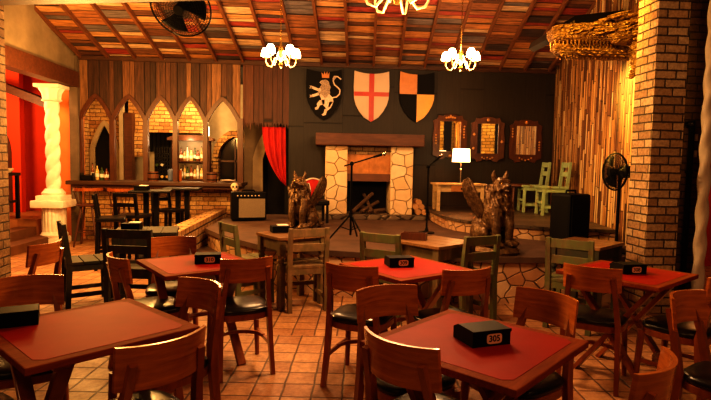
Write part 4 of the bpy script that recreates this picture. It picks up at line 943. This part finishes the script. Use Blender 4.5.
# ================================================================== RED DINING TABLES
def dining_table(label, x, y, ang, s=0.685, h=0.72):
    t = thing('dining_table', label, 'table', (x, y, 0), ang, 'red topped square dining tables')
    MB().box((0, 0, h - 0.014), (s, s, 0.028), bev=0.005).build('tabletop', M['edge_wood'], t)
    q = s / 2 - 0.046; c = 0.03
    MB().prism([(-q, -q + c), (-q + c, -q), (q - c, -q), (q, -q + c), (q, q - c), (q - c, q), (-q + c, q), (-q, q - c)], h - 0.003, h + 0.0012, 'xy').build('laminate_inlay', M['laminate'], t)
    for sx in (-1, 1):
        for k in (-1, 1):
            MB().bar((sx * (0.2 + 0.02 * k), -0.25 * k, 0.0), (sx * (0.2 + 0.02 * k), 0.25 * k, h - 0.05), 0.03, 0.06, 0.004, up=(1, 0, 0)).build('leg', M['chair_wood'], t)
        MB().box((sx * 0.2, 0, h - 0.045), (0.06, 0.56, 0.035), bev=0.003).build('bearer', M['chair_wood'], t)
    MB().tube([(-0.22, 0, h / 2 - 0.02), (0.22, 0, h / 2 - 0.02)], 0.016, 8).build('cross_rail', M['chair_wood'], t)
    return t
DT = {'305': (0.66, 2.12, math.radians(44)), 'left': (-0.995, 2.34, math.radians(44)), '310': (-0.85, 3.82, math.radians(33)), '309': (0.628, 3.71, math.radians(32)), '308': (2.165, 3.54, math.radians(36))}
DL = {'305': 'square red table carrying the black holder numbered 305, front right', 'left': 'square red table in the lower left corner, its holder cut off by the edge',
      '310': 'square red table carrying the black holder numbered 310, left of centre', '309': 'square red table carrying the black holder numbered 309, in the middle', '308': 'square red table carrying the black holder numbered 308, before the brick column'}
for k, v in DT.items(): dining_table(DL[k], *v)

# bentwood dining chair, front towards local +Y, origin on the floor under the seat
CH_H = 0.815
proto = thing('dining_chair', 'proto', 'chair', (0, 0, 0), 0, 'varnished bentwood dining chairs with black seats')
def bk(u, v):       # curved back panel: u across, v up
    x = -0.176 + 0.352 * u; q = (x / 0.176) ** 2
    z = 0.655 + 0.16 * v
    return (x, -0.195 - 0.066 * (1 - q) - 0.02 * (v - 0.5), z)
MB().grid(bk, 24, 6, 0.016, lambda u, v: (0, -1, 0)).build('backrest', M['panel_wood'], proto, True)
for s in (-1, 1):
    MB().rects([(s * 0.178, -0.225, 0), (s * 0.170, -0.19, 0.22), (s * 0.163, -0.175, 0.43), (s * 0.146, -0.205, 0.6), (s * 0.132, -0.250, 0.752)], [(0.028, 0.036), (0.03, 0.042), (0.032, 0.044), (0.03, 0.034), (0.028, 0.022)], up=(0, 1, 0)).build('rear_leg', M['chair_wood'], proto)
    MB().tube([(s * 0.18, 0.185, 0), (s * 0.165, 0.165, 0.40)], [0.016, 0.023], 10).build('front_leg', M['chair_wood'], proto, True)
def seat_loop(r, z, n=32):
    L = []
    for k in range(n):
        a = 2 * PI * k / n; ca, sa = math.cos(a), math.sin(a)
        e = 0.62; x = math.copysign(abs(ca) ** e, ca) * r * (1.0 + 0.05 * sa); y = math.copysign(abs(sa) ** e, sa) * r * 0.98
        L.append((x, y, z))
    return L
def loft(loops):
    m = MB(); R = [[m.bm.verts.new(p) for p in L] for L in loops]; n = len(R[0])
    for A_, B_ in zip(R, R[1:]):
        for j in range(n): m.bm.faces.new((A_[j], A_[(j + 1) % n], B_[(j + 1) % n], B_[j]))
    m.bm.faces.new(R[0][::-1]); m.bm.faces.new(R[-1]); return m
loft([seat_loop(0.19, 0.378), seat_loop(0.196, 0.382), seat_loop(0.196, 0.418), seat_loop(0.19, 0.422)]).build('seat_frame', M['chair_wood'], proto, True)
loft([seat_loop(0.188, 0.42), seat_loop(0.198, 0.43), seat_loop(0.198, 0.445), seat_loop(0.185, 0.458), seat_loop(0.15, 0.466), seat_loop(0.08, 0.47), seat_loop(0.02, 0.471)]).build('seat_cushion', M['leather'], proto, 'all')
for s in (-1, 1): MB().bar((s * 0.171, -0.195, 0.2), (s * 0.172, 0.175, 0.2), 0.018, 0.026, 0.003).build('stretcher', M['chair_wood'], proto)
MB().rects([(0.17 * math.cos(a), -0.02 + 0.16 * math.sin(a), 0.205) for a in [PI * k / 14 for k in range(15)]], [(0.02, 0.024)] * 15, up=(0, 0, 1)).build('curved_stretcher', M['chair_wood'], proto)
used = [0]
def dining_chair(mx, my, fx, fy, label):
    """mx,my: middle of the back panel chord; (fx,fy): where the chair faces"""
    L = math.hypot(fx, fy); fx /= L; fy /= L; loc = (mx + 0.195 * fx, my + 0.195 * fy, 0); rz = facing(fx, fy)
    if used[0]: return dup(proto, loc, rz, label)
    used[0] = 1; proto.location = loc; proto.rotation_euler.z = rz; proto['label'] = label; return proto
dining_chair(0.318, 1.905, .75, .66, 'bentwood chair with its back to the view, at the near left side of table 305')
dining_chair(0.365, 2.645, .38, -.93, 'bentwood chair facing the view behind the left side of table 305, highlights on its back')
dining_chair(1.128, 2.535, -.86, -.51, 'bentwood chair at the far right side of table 305, reddish back facing the table')
dining_chair(1.10, 1.665, -.69, .72, 'nearest bentwood chair at the bottom edge right of table 305, only its back showing')
dining_chair(-0.567, 1.93, -.72, .69, 'bentwood chair, back to the view, at the near side of the lower left table')
dining_chair(-0.63, 2.775, -.67, -.74, 'bentwood chair between the lower left table and table 310, back tilted with highlights')
dining_chair(-1.53, 2.86, .42, -.91, 'bentwood chair behind the lower left table, cut off by the left edge')
dining_chair(-1.50, 1.93, .72, .69, 'bentwood chair at the outer side of the lower left table, mostly out of view')
dining_chair(-0.474, 3.53, -.37, .93, 'bentwood chair with its back to the view at the near right side of table 310')
dining_chair(-1.29, 3.57, .80, .60, 'bentwood chair seen nearly edge on at the left side of table 310')
dining_chair(-1.177, 4.40, .21, -.98, 'bentwood chair facing the view at the far side of table 310')
dining_chair(0.22, 3.30, .43, .90, 'bentwood chair with its back to the view at the left side of table 309')
dining_chair(0.918, 3.20, -.33, .94, 'bentwood chair with its back to the view at the right side of table 309')
dining_chair(1.783, 3.29, .60, .80, 'bentwood chair with its back to the view at the left side of table 308')
dining_chair(2.44, 3.03, -.5, .86, 'bentwood chair at the near right side of table 308, its back at the right edge')
dining_chair(1.90, 2.52, .52, -.85, 'bentwood chair at the right edge, turned from table 308 towards the lower right')
dining_chair(-2.06, 4.10, -.85, .15, 'bentwood chair standing alone at the left, seen edge on by the left brick column')

# ------------------------------------------------------------------ rustic tables and chairs before the stage
rustic_table('weathered plank table left of centre against the stage, holding a black napkin holder', (-0.27, 5.44, 0), math.radians(33), 0.56, 0.5, M['rustic'], M['top_wood'])
rustic_chair('weathered brown plank chair with its back to the view at the table left of centre', (-0.145, 5.27, 0), facing(-.28, .96), M['rustic'], 'rustic plank chairs before the stage')
rustic_chair('greenish plank chair seen edge on, left of the weathered table below the stage', (-0.72, 5.5, 0), facing(.84, .54), M['rustic_green'], 'rustic plank chairs before the stage')
rustic_table('light brown plank table behind table 309 with a dark wooden box on it', (1.13, 4.98, 0), math.radians(38), 0.58, 0.54, M['rustic'], M['top_wood'])
rustic_chair('green-brown plank chair left of the light brown table behind table 309', (0.68, 4.91, 0), facing(.55, .83), M['rustic_green'], 'rustic plank chairs before the stage')
rustic_chair('green-brown plank chair right of the light brown table, below the right griffin', (1.385, 4.83, 0), facing(-.40, .92), M['rustic_green'], 'rustic plank chairs before the stage')
rustic_table('plank table at the right end of the stage behind the dull green chair', (2.62, 4.98, 0), math.radians(40), 0.6, 0.5, M['rustic_dark'], M['top_wood'])
rustic_chair('dull green plank chair behind the chair at table 308', (2.33, 4.61, 0), facing(.65, .76), M['rustic_green'], 'rustic plank chairs before the stage')
rustic_table('dark plank table at the left behind table 310', (-1.78, 5.62, 0), math.radians(12), 0.62, 0.55, M['rustic_dark'], M['rustic_dark'])
rustic_chair('dark plank chair with its wide back to the view, behind table 310', (-1.68, 5.08, 0), facing(.15, .98), M['rustic_dark'], 'rustic plank chairs before the stage', w=0.46)
rustic_chair('dark plank chair seen from the side, leftmost of the plank chairs', (-2.30, 5.42, 0), facing(.82, .5), M['rustic_dark'], 'rustic plank chairs before the stage')

# ------------------------------------------------------------------ holders on the tables
def holder(label, loc, rotz, num=None, napkin=False):
    t = thing('napkin_holder', label, 'holder', loc, rotz, 'black holders on the tables')
    w, d, h = 0.178, 0.15, 0.066
    MB().prism([(-d / 2, 0), (d / 2, 0), (d / 2, h * 0.72), (d / 2 - 0.035, h), (-d / 2, h)], -w / 2, w / 2, 'yz').build('box', M['black'], t)
    MB().box((0, -d / 2 - 0.001, h - 0.006), (w + 0.004, 0.006, 0.012)).build('lip', M['black'], t)
    if napkin: MB().box((0.03, 0, h + 0.004), (0.11, 0.09, 0.012), bev=0.003).build('napkins', M['napkin'], t)
    if num:
        P = [(0.036 * math.copysign(abs(math.cos(a)) ** 0.45, math.cos(a)), 0.021 * math.copysign(abs(math.sin(a)) ** 0.45, math.sin(a))) for a in [2 * PI * k / 28 for k in range(28)]]
        pl = MB().prism([(x, z) for x, z in P], -0.0016, 0.0, 'xz').build('number_plate', M['plate'], t, loc=(0.012, -d / 2, 0.030))
        text_mesh('number', num, 0.036, M['ink'], pl, (0, -0.002, 0), (PI / 2, 0, 0), 0.0006)
    return t
TZ = 0.7215
holder('black holder with the number 305 on its plate', (0.685, 2.125, TZ), math.radians(16), '305')
holder('black holder with the number 310 on its plate', (-0.785, 3.83, TZ), math.radians(10), '310')
holder('black holder with the number 309 on its plate', (0.583, 3.745, TZ), math.radians(8), '309')
holder('black holder with the number 308 on its plate', (2.17, 3.535, TZ), math.radians(6), '308')
holder('black holder at the left edge on the lower left red table', (-1.325, 2.39, TZ), math.radians(25))
holder('black holder with white napkins on the weathered plank table left of centre', (-0.40, 5.52, 0.722), math.radians(15), None, True)
holder('black holder with white napkins on the dark plank table at the left', (-1.93, 5.62, 0.722), math.radians(5), None, True)
t = thing('wooden_box', 'long dark wooden box on the light brown plank table behind table 309', 'box', (0.93, 5.05, 0.722), math.radians(-20))
m = MB().span(-0.12, 0.12, -0.055, -0.045, 0.008, 0.065).span(-0.12, 0.12, 0.045, 0.055, 0.008, 0.065).span(-0.12, -0.11, -0.045, 0.045, 0.008, 0.065).span(0.11, 0.12, -0.045, 0.045, 0.008, 0.065)
m.build('sides', M['frame_wood'], t); MB().span(-0.12, 0.12, -0.055, 0.055, 0, 0.008).build('bottom', M['frame_wood'], t); MB().span(-0.108, 0.108, -0.043, 0.043, 0.008, 0.05).build('contents', M['black_wood'], t)

# ================================================================== BAR FURNITURE
def bar_stool(label, x, y, rz):
    t = thing('bar_stool', label, 'stool', (x, y, 0), rz, 'spindle back stools along the brick bar')
    MB().lathe([(0.17, 0.66), (0.185, 0.675), (0.185, 0.69), (0.17, 0.7)], n=24).build('seat', M['frame_wood'], t, True)
    for k in range(4):
        a = PI / 4 + k * PI / 2
        MB().tube([(0.25 * math.cos(a), 0.25 * math.sin(a), 0), (0.11 * math.cos(a), 0.11 * math.sin(a), 0.67)], [0.014, 0.018], 8).build('leg', M['frame_wood'], t, True)
    rg = [(0.20 * math.cos(PI / 4 + k * PI / 2), 0.20 * math.sin(PI / 4 + k * PI / 2), 0.24) for k in range(4)]
    MB().tube(rg, 0.009, 6, closed=True).build('footrest', M['frame_wood'], t)
    arc = [(0.22 * math.cos(a), 0.22 * math.sin(a) + 0.02, 0.94) for a in [PI + PI * k / 16 for k in range(17)]]
    MB().rects(arc, [(0.022, 0.05)] * 17, up=(0, 0, 1)).build('back_rail', M['chair_wood'], t)
    for k in range(1, 8):
        a = PI + PI * k / 8
        MB().tube([(0.15 * math.cos(a), 0.15 * math.sin(a), 0.69), (0.22 * math.cos(a), 0.22 * math.sin(a) + 0.02, 0.93)], 0.007, 6).build('spindle', M['frame_wood'], t)
    return t
s0 = bar_stool('spindle back bar stool at the left end of the brick bar', -3.80, 9.02, 0.1)
dup(s0, (-3.27, 9.04, 0), -0.1, 'spindle back bar stool second from the left end of the brick bar')
def high_table(label, x, y, rz, w=0.56):
    t = thing('high_table', label, 'table', (x, y, 0), rz, 'black high tables in the bar area')
    MB().box((0, 0, 0.985), (w, w, 0.03), bev=0.006).build('tabletop', M['black_wood'], t)
    for sx in (-1, 1): MB().box((sx * 0.07, 0, 0.5), (0.07, 0.1, 0.94)).build('leg', M['black_wood'], t)
    MB().box((0, 0, 0.02), (0.42, 0.42, 0.04), bev=0.008).build('base', M['black_wood'], t)
    return t
h1 = high_table('black high table left of the low brick wall, carrying a holder', -2.45, 7.95, 0.2)
dup(h1, (-2.2, 8.75, 0), 0.1, 'black high table further back beside the low brick wall')
holder('black holder with white napkins on the black high table', (-2.55, 7.85, 1.0), 0.0, None, True)
def black_chair(label, x, y, rz):
    t = thing('bar_chair', label, 'chair', (x, y, 0), rz, 'black high chairs in the bar area')
    MB().box((0, 0, 0.655), (0.38, 0.36, 0.05), bev=0.015).build('seat', M['leather'], t)
    for sx in (-1, 1):
        MB().bar((sx * 0.165, 0.15, 0), (sx * 0.155, 0.14, 0.63), 0.036, 0.036).build('leg', M['black_wood'], t)
        MB().rects([(sx * 0.165, -0.18, 0), (sx * 0.16, -0.15, 0.64), (sx * 0.155, -0.19, 0.98)], [(0.036, 0.036), (0.04, 0.04), (0.036, 0.03)], up=(0, 1, 0)).build('back_post', M['black_wood'], t)
        MB().box((sx * 0.162, 0, 0.25), (0.024, 0.3, 0.035)).build('stretcher', M['black_wood'], t)
    for z in (0.955, 0.82): MB().box((0, -0.165 - 0.04 * (z - .64) / .34, z), (0.29, 0.024, 0.05)).build('back_rail', M['black_wood'], t)
    MB().box((0, 0.145, 0.3), (0.29, 0.024, 0.035)).build('footrest', M['black_wood'], t)
    return t
b0 = black_chair('black high chair with open back, facing the nearer black high table', -2.6, 7.62, facing(.25, .97))
dup(b0, (-2.74, 7.2, 0), facing(.95, .3), 'black high chair seen edge on, left of the open-backed black chair')
dup(b0, (-2.36, 8.5, 0), facing(.7, -.5), 'black high chair between the two black high tables')

# ================================================================== BAR SHELVES AND BOTTLES
t = thing('back_bar_shelf', 'lit wooden shelf cabinet full of bottles behind the bar', 'shelf', (-2.65, 11.3, 0.8))
for sx in (-1, 1): MB().span(sx * 0.33, sx * 0.38, -0.1, 0.12, 0, 1.05).build('side_panel', M['red_beam'], t)
MB().prism([(-0.46, 1.05), (0.46, 1.05), (0.46, 1.1), (0.3, 1.16), (-0.3, 1.16), (-0.46, 1.1)], -0.16, 0.12).build('cornice', M['frame_wood'], t)
MB().span(-0.33, 0.33, 0.1, 0.12, 0, 1.05).build('back_panel', M['grey_wall'], t)
for z in (0.25, 0.62): MB().span(-0.33, 0.33, -0.08, 0.1, z - 0.012, z + 0.012).build('shelf', M['frame_wood'], t)
bt = {}
def bottle_thing(kind, mat):
    r, hgt = [(0.032, 0.27), (0.036, 0.24), (0.026, 0.3), (0.04, 0.22)][kind]
    o = MB().lathe([(r * .9, 0), (r, 0.01), (r, hgt * .55), (r * .85, hgt * .65), (r * .36, hgt * .76), (r * .36, hgt * .95)], n=12).build('bottle', mat, None, True)
    c = MB().lathe([(r * .42, hgt * .94), (r * .42, hgt)], n=10).build('cap', M['black'], o)
    l = MB().lathe([(r * 1.02, hgt * .2), (r * 1.02, hgt * .45)], n=12).build('paper_label', M['napkin'], o, True)
    return o
n = 0
for row, z in enumerate((0.815 + 0.25, 0.815 + 0.62)):
    for k in range(9):
        kind = (k * 3 + row) % 4; mat = (k * 2 + row) % 5; x = -2.93 + 0.07 * k; y = 11.26 + 0.03 * ((k * 7) % 3 - 1)
        key = (kind, mat)
        if key not in bt: bt[key] = bottle_thing(kind, M['bottle%d' % mat]); o = bt[key]; o.location = (x, y, z)
        else: o = dup(bt[key], (x, y, z), 0)
        tag(o, ('bottle standing on the upper shelf of the lit cabinet behind the bar' if row else 'bottle standing on the lower shelf of the lit cabinet behind the bar'), 'bottle', 'bottles on the upper shelf of the back bar' if row else 'bottles on the lower shelf of the back bar')
for x, kind, mat in ((-4.02, 2, 3), (-3.94, 0, 4), (-3.86, 1, 1), (-3.78, 3, 3)):
    o = dup(bt.get((kind, mat)) or bottle_thing(kind, M['bottle%d' % mat]), (x, 9.62, 1.066), 0) if (kind, mat) in bt else bottle_thing(kind, M['bottle%d' % mat])
    o.location = (x, 9.75, 1.066); tag(o, 'bottle on the bar counter under the leftmost pointed arch', 'bottle', 'bottles at the left end of the bar counter')
t = thing('condiment_crate', 'dark wooden crate on the counter under the leftmost pointed arch', 'crate', (-4.0, 9.5, 1.066))
MB().span(-0.1, 0.1, -0.06, 0.06, 0, 0.012).span(-0.1, 0.1, -0.06, -0.05, 0, 0.09).span(-0.1, 0.1, 0.05, 0.06, 0, 0.09).span(-0.1, -0.09, -0.06, 0.06, 0, 0.13).span(0.09, 0.1, -0.06, 0.06, 0, 0.13).build('box', M['black_wood'], t)
def barrel(label, x, y):
    t = thing('wooden_bucket', label, 'bucket', (x, y, 1.066), 0, 'small wooden buckets on the bar counter')
    MB().lathe([(0.085, 0), (0.095, 0.08), (0.088, 0.17), (0.08, 0.17), (0.08, 0.03)], n=20).build('staves', M['barrel'], t, True)
    for z in (0.03, 0.13): MB().lathe([(0.094, z), (0.0955, z + 0.01), (0.094, z + 0.02)], n=20).build('hoop', M['black'], t, True)
barrel('small wooden bucket on the counter at the post right of the second arch', -2.92, 9.6)
barrel('small wooden bucket on the counter at the fifth arch', -1.9, 9.6)
t = thing('wine_rack', 'tall black lattice wine rack beside the bottle cabinet', 'rack', (-3.18, 11.1, 0))
m = MB()
for k in range(7): m.span(-0.17 + 0.05 * k, -0.155 + 0.05 * k, 0, 0.16, 0, 1.7)
for k in range(20): m.span(-0.17, 0.15, 0, 0.012, 0.08 * k + 0.04, 0.08 * k + 0.055)
m.build('lattice', M['black_wood'], t)
for k in range(8): MB().tube([(-0.12 + 0.1 * (k % 3), -0.01, 0.86 + 0.24 * (k // 3)), (-0.12 + 0.1 * (k % 3), 0.18, 0.86 + 0.24 * (k // 3))], 0.03, 10).build('stored_bottle', M['bottle%d' % (k % 5)], t)
t = thing('plastic_bag', 'pale blue plastic bag on the counter left of the bottle cabinet', 'bag', (-2.66, 9.75, 1.066))
MB().lathe([(0.04, 0), (0.05, 0.03), (0.048, 0.16), (0.055, 0.2), (0.02, 0.22)], n=14, mod=lambda a, z: 1 + 0.12 * math.sin(3 * a + 20 * z)).build('bag', M['blue_cloth'], t, 'all')
t = thing('cutting_board', 'upright orange-brown wooden board on the counter below the bottle shelf', 'board', (-2.52, 9.72, 1.066))
MB().span(-0.065, 0.065, -0.01, 0.01, 0, 0.2, 0.006).build('board', M['panel_wood'], t); MB().span(-0.018, 0.018, -0.008, 0.008, 0.2, 0.26, 0.006).build('handle', M['panel_wood'], t)
t = thing('wall_light_box', 'small glowing white box high above the bottle cabinet', 'light', (-2.38, 11.4, 1.96))
MB().span(-0.06, 0.06, -0.03, 0.06, 0, 0.2, 0.006).build('diffuser', M['shade'], t)
o = MB().ball((0, 0, 0.02), (0.13, 0.08, 0.03)).lathe([(0.06, 0.0), (0.14, 0.035), (0.135, 0.04)], n=20).build('serving_plate', M['cloth_white'], None, True)
o.location = (-1.62, 9.62, 1.066); tag(o, 'pale plate of food on the counter under the rightmost arch', 'plate')

# ================================================================== RED ROOM AND RIGHT EDGE
t = thing('high_table', 'dark high table with dishes in the red room at the left', 'table', (-5.42, 9.15, 0.4))
MB().box((0, 0, 0.76), (0.66, 0.6, 0.05)).build('tabletop', M['black_wood'], t)
for sx in (-1, 1):
    for sy in (-1, 1): MB().bar((sx * 0.29, sy * 0.26, 0), (sx * 0.29, sy * 0.26, 0.74), 0.05, 0.05).build('leg', M['black_wood'], t)
MB().box((0.29, 0, 0.3), (0.03, 0.5, 0.04)).build('stretcher', M['black_wood'], t)
for k, (dx, dy, r) in enumerate([(-0.1, -0.1, 0.1), (0.12, -0.05, 0.11), (0.2, 0.15, 0.09)]):
    o = MB().lathe([(r * 0.5, 0), (r, 0.05), (r * 1.02, 0.07), (r * 0.9, 0.06), (r * 0.4, 0.015)], n=18).build('dish', M['bone'], None, True)
    o.location = (-5.42 + dx, 9.15 + dy, 1.186); tag(o, ['pale dish on the high table in the red room, left', 'pale dish on the high table in the red room, at the front', 'pale dish on the high table in the red room, at the right rear'][k], 'dish', 'dishes on the high table in the red room')
t = thing('security_camera', 'small black dome camera on the dark brick pier right of the brick column', 'camera', (4.09, 5.67, 1.95))
MB().box((0, -0.01, 0), (0.07, 0.03, 0.05), bev=0.006).build('bracket', M['black'], t); MB().ball((0.0, -0.05, -0.005), 0.035, u=14, v=10).build('dome', M['glass_dark'], t, 'all')
for z, lb in ((1.80, 'upper pale switch plate on the dark pier below the dome camera'), (1.62, 'lower pale switch plate on the dark pier below the dome camera')):
    t = thing('switch_plate', lb, 'switch', (4.19, 5.672, z)); MB().box((0, 0, 0), (0.045, 0.012, 0.075), bev=0.004).build('plate', M['switch'], t); MB().box((0, -0.008, 0), (0.018, 0.008, 0.03)).build('rocker', M['bone'], t)
t = thing('drain_pipe', 'black vertical pipe running down the dark pier right of the brick column', 'pipe', (4.10, 5.62, 0))
MB().tube([(0, 0, 0), (0, 0, 1.98)], 0.03, 12).build('pipe', M['black'], t)
for z in (0.6, 1.4): MB().lathe([(0.036, z), (0.036, z + 0.03)], n=12).box((0, 0.03, z + 0.015), (0.03, 0.05, 0.02)).build('clamp', M['black'], t)

# ================================================================== LIGHT
W = bpy.data.worlds.new('World'); bpy.context.scene.world = W; W.use_nodes = True
W.node_tree.nodes['Background'].inputs[0].default_value = (1.0, 0.55, 0.30, 1); W.node_tree.nodes['Background'].inputs[1].default_value = 0.03
WARM = (1.0, 0.57, 0.26)
def point(loc, e, col=WARM, r=0.12):
    l = bpy.data.lights.new('lamp', 'POINT'); l.energy = e; l.color = col; l.shadow_soft_size = r
    o = bpy.data.objects.new('point_light', l); C.objects.link(o); o.location = loc; return o
def spot(loc, to, e, col, ang, blend=0.5, r=0.1):
    l = bpy.data.lights.new('spot', 'SPOT'); l.energy = e; l.color = col; l.spot_size = math.radians(ang); l.spot_blend = blend; l.shadow_soft_size = r
    o = bpy.data.objects.new('spot_light', l); C.objects.link(o); o.location = loc
    o.rotation_euler = (Vector(to) - Vector(loc)).to_track_quat('-Z', 'Y').to_euler(); return o
point((-0.51, 7.0, 2.70), 95, r=0.2); point((1.85, 7.0, 2.73), 95, r=0.2)
point((0.595, 4.25, 2.2), 165, r=0.25)
point((-0.9, 0.2, 2.9), 46, (1.0, 0.50, 0.2), 0.3); point((2.3, 0.9, 2.9), 72, (1.0, 0.50, 0.2), 0.3)
point((2.39, 8.82, 1.62), 13, (1.0, 0.66, 0.34), 0.1)
spot((2.2, 4.9, 3.9), (3.75, 6.3, 2.3), 330, (1.0, 0.55, 0.07), 56, 0.7)
spot((1.6, 6.6, 3.3), (4.0, 7.6, 1.5), 130, (1.0, 0.55, 0.2), 80, 0.7)
spot((3.0, 8.6, 3.1), (3.4, 5.33, 1.9), 700, (1.0, 0.55, 0.08), 34, 0.5)
point((-2.9, 10.6, 2.85), 110, (1.0, 0.60, 0.22), 0.2)
point((-1.95, 10.6, 2.3), 40, (1.0, 0.58, 0.22), 0.12)  # added light without a fixture, brightens the brick arch window
point((-2.65, 11.05, 1.82), 6, (1.0, 0.72, 0.42), 0.08)
point((-2.5, 6.3, 2.1), 110, (1.0, 0.54, 0.16), 0.2); point((-3.3, 7.4, 2.1), 125, (1.0, 0.54, 0.16), 0.15); point((-2.1, 7.2, 2.3), 100, (1.0, 0.54, 0.16), 0.15)  # unseen lights added to brighten the brick base under the counter
point((-5.7, 8.8, 2.5), 150, (1.0, 0.50, 0.20), 0.25)
point((-4.85, 9.6, 2.3), 5, (1.0, 0.42, 0.12), 0.1)
point((5.2, 6.7, 2.2), 25, (1.0, 0.42, 0.12), 0.2)

# ================================================================== CAMERA
cam = bpy.data.cameras.new('cam'); co = bpy.data.objects.new('camera', cam); C.objects.link(co)
cam.sensor_width = 36.0; cam.lens = 530.0 / 711.0 * 36.0; cam.clip_start = 0.05
pt, yw, rl = math.atan(37 / 530), math.radians(4.0), 0.018
f = Vector((math.sin(yw) * math.cos(pt), math.cos(yw) * math.cos(pt), -math.sin(pt))); r = Vector((math.cos(yw), -math.sin(yw), 0)); u = r.cross(f)
r2 = r * math.cos(rl) + u * math.sin(rl); u2 = u * math.cos(rl) - r * math.sin(rl)
co.matrix_world = Matrix.Translation((0, 0, 1.45)) @ Matrix((r2, u2, -f)).transposed().to_4x4()
bpy.context.scene.camera = co
sc = bpy.context.scene
sc.view_settings.view_transform = 'Standard'; sc.view_settings.look = 'High Contrast'; sc.view_settings.exposure = 0.2
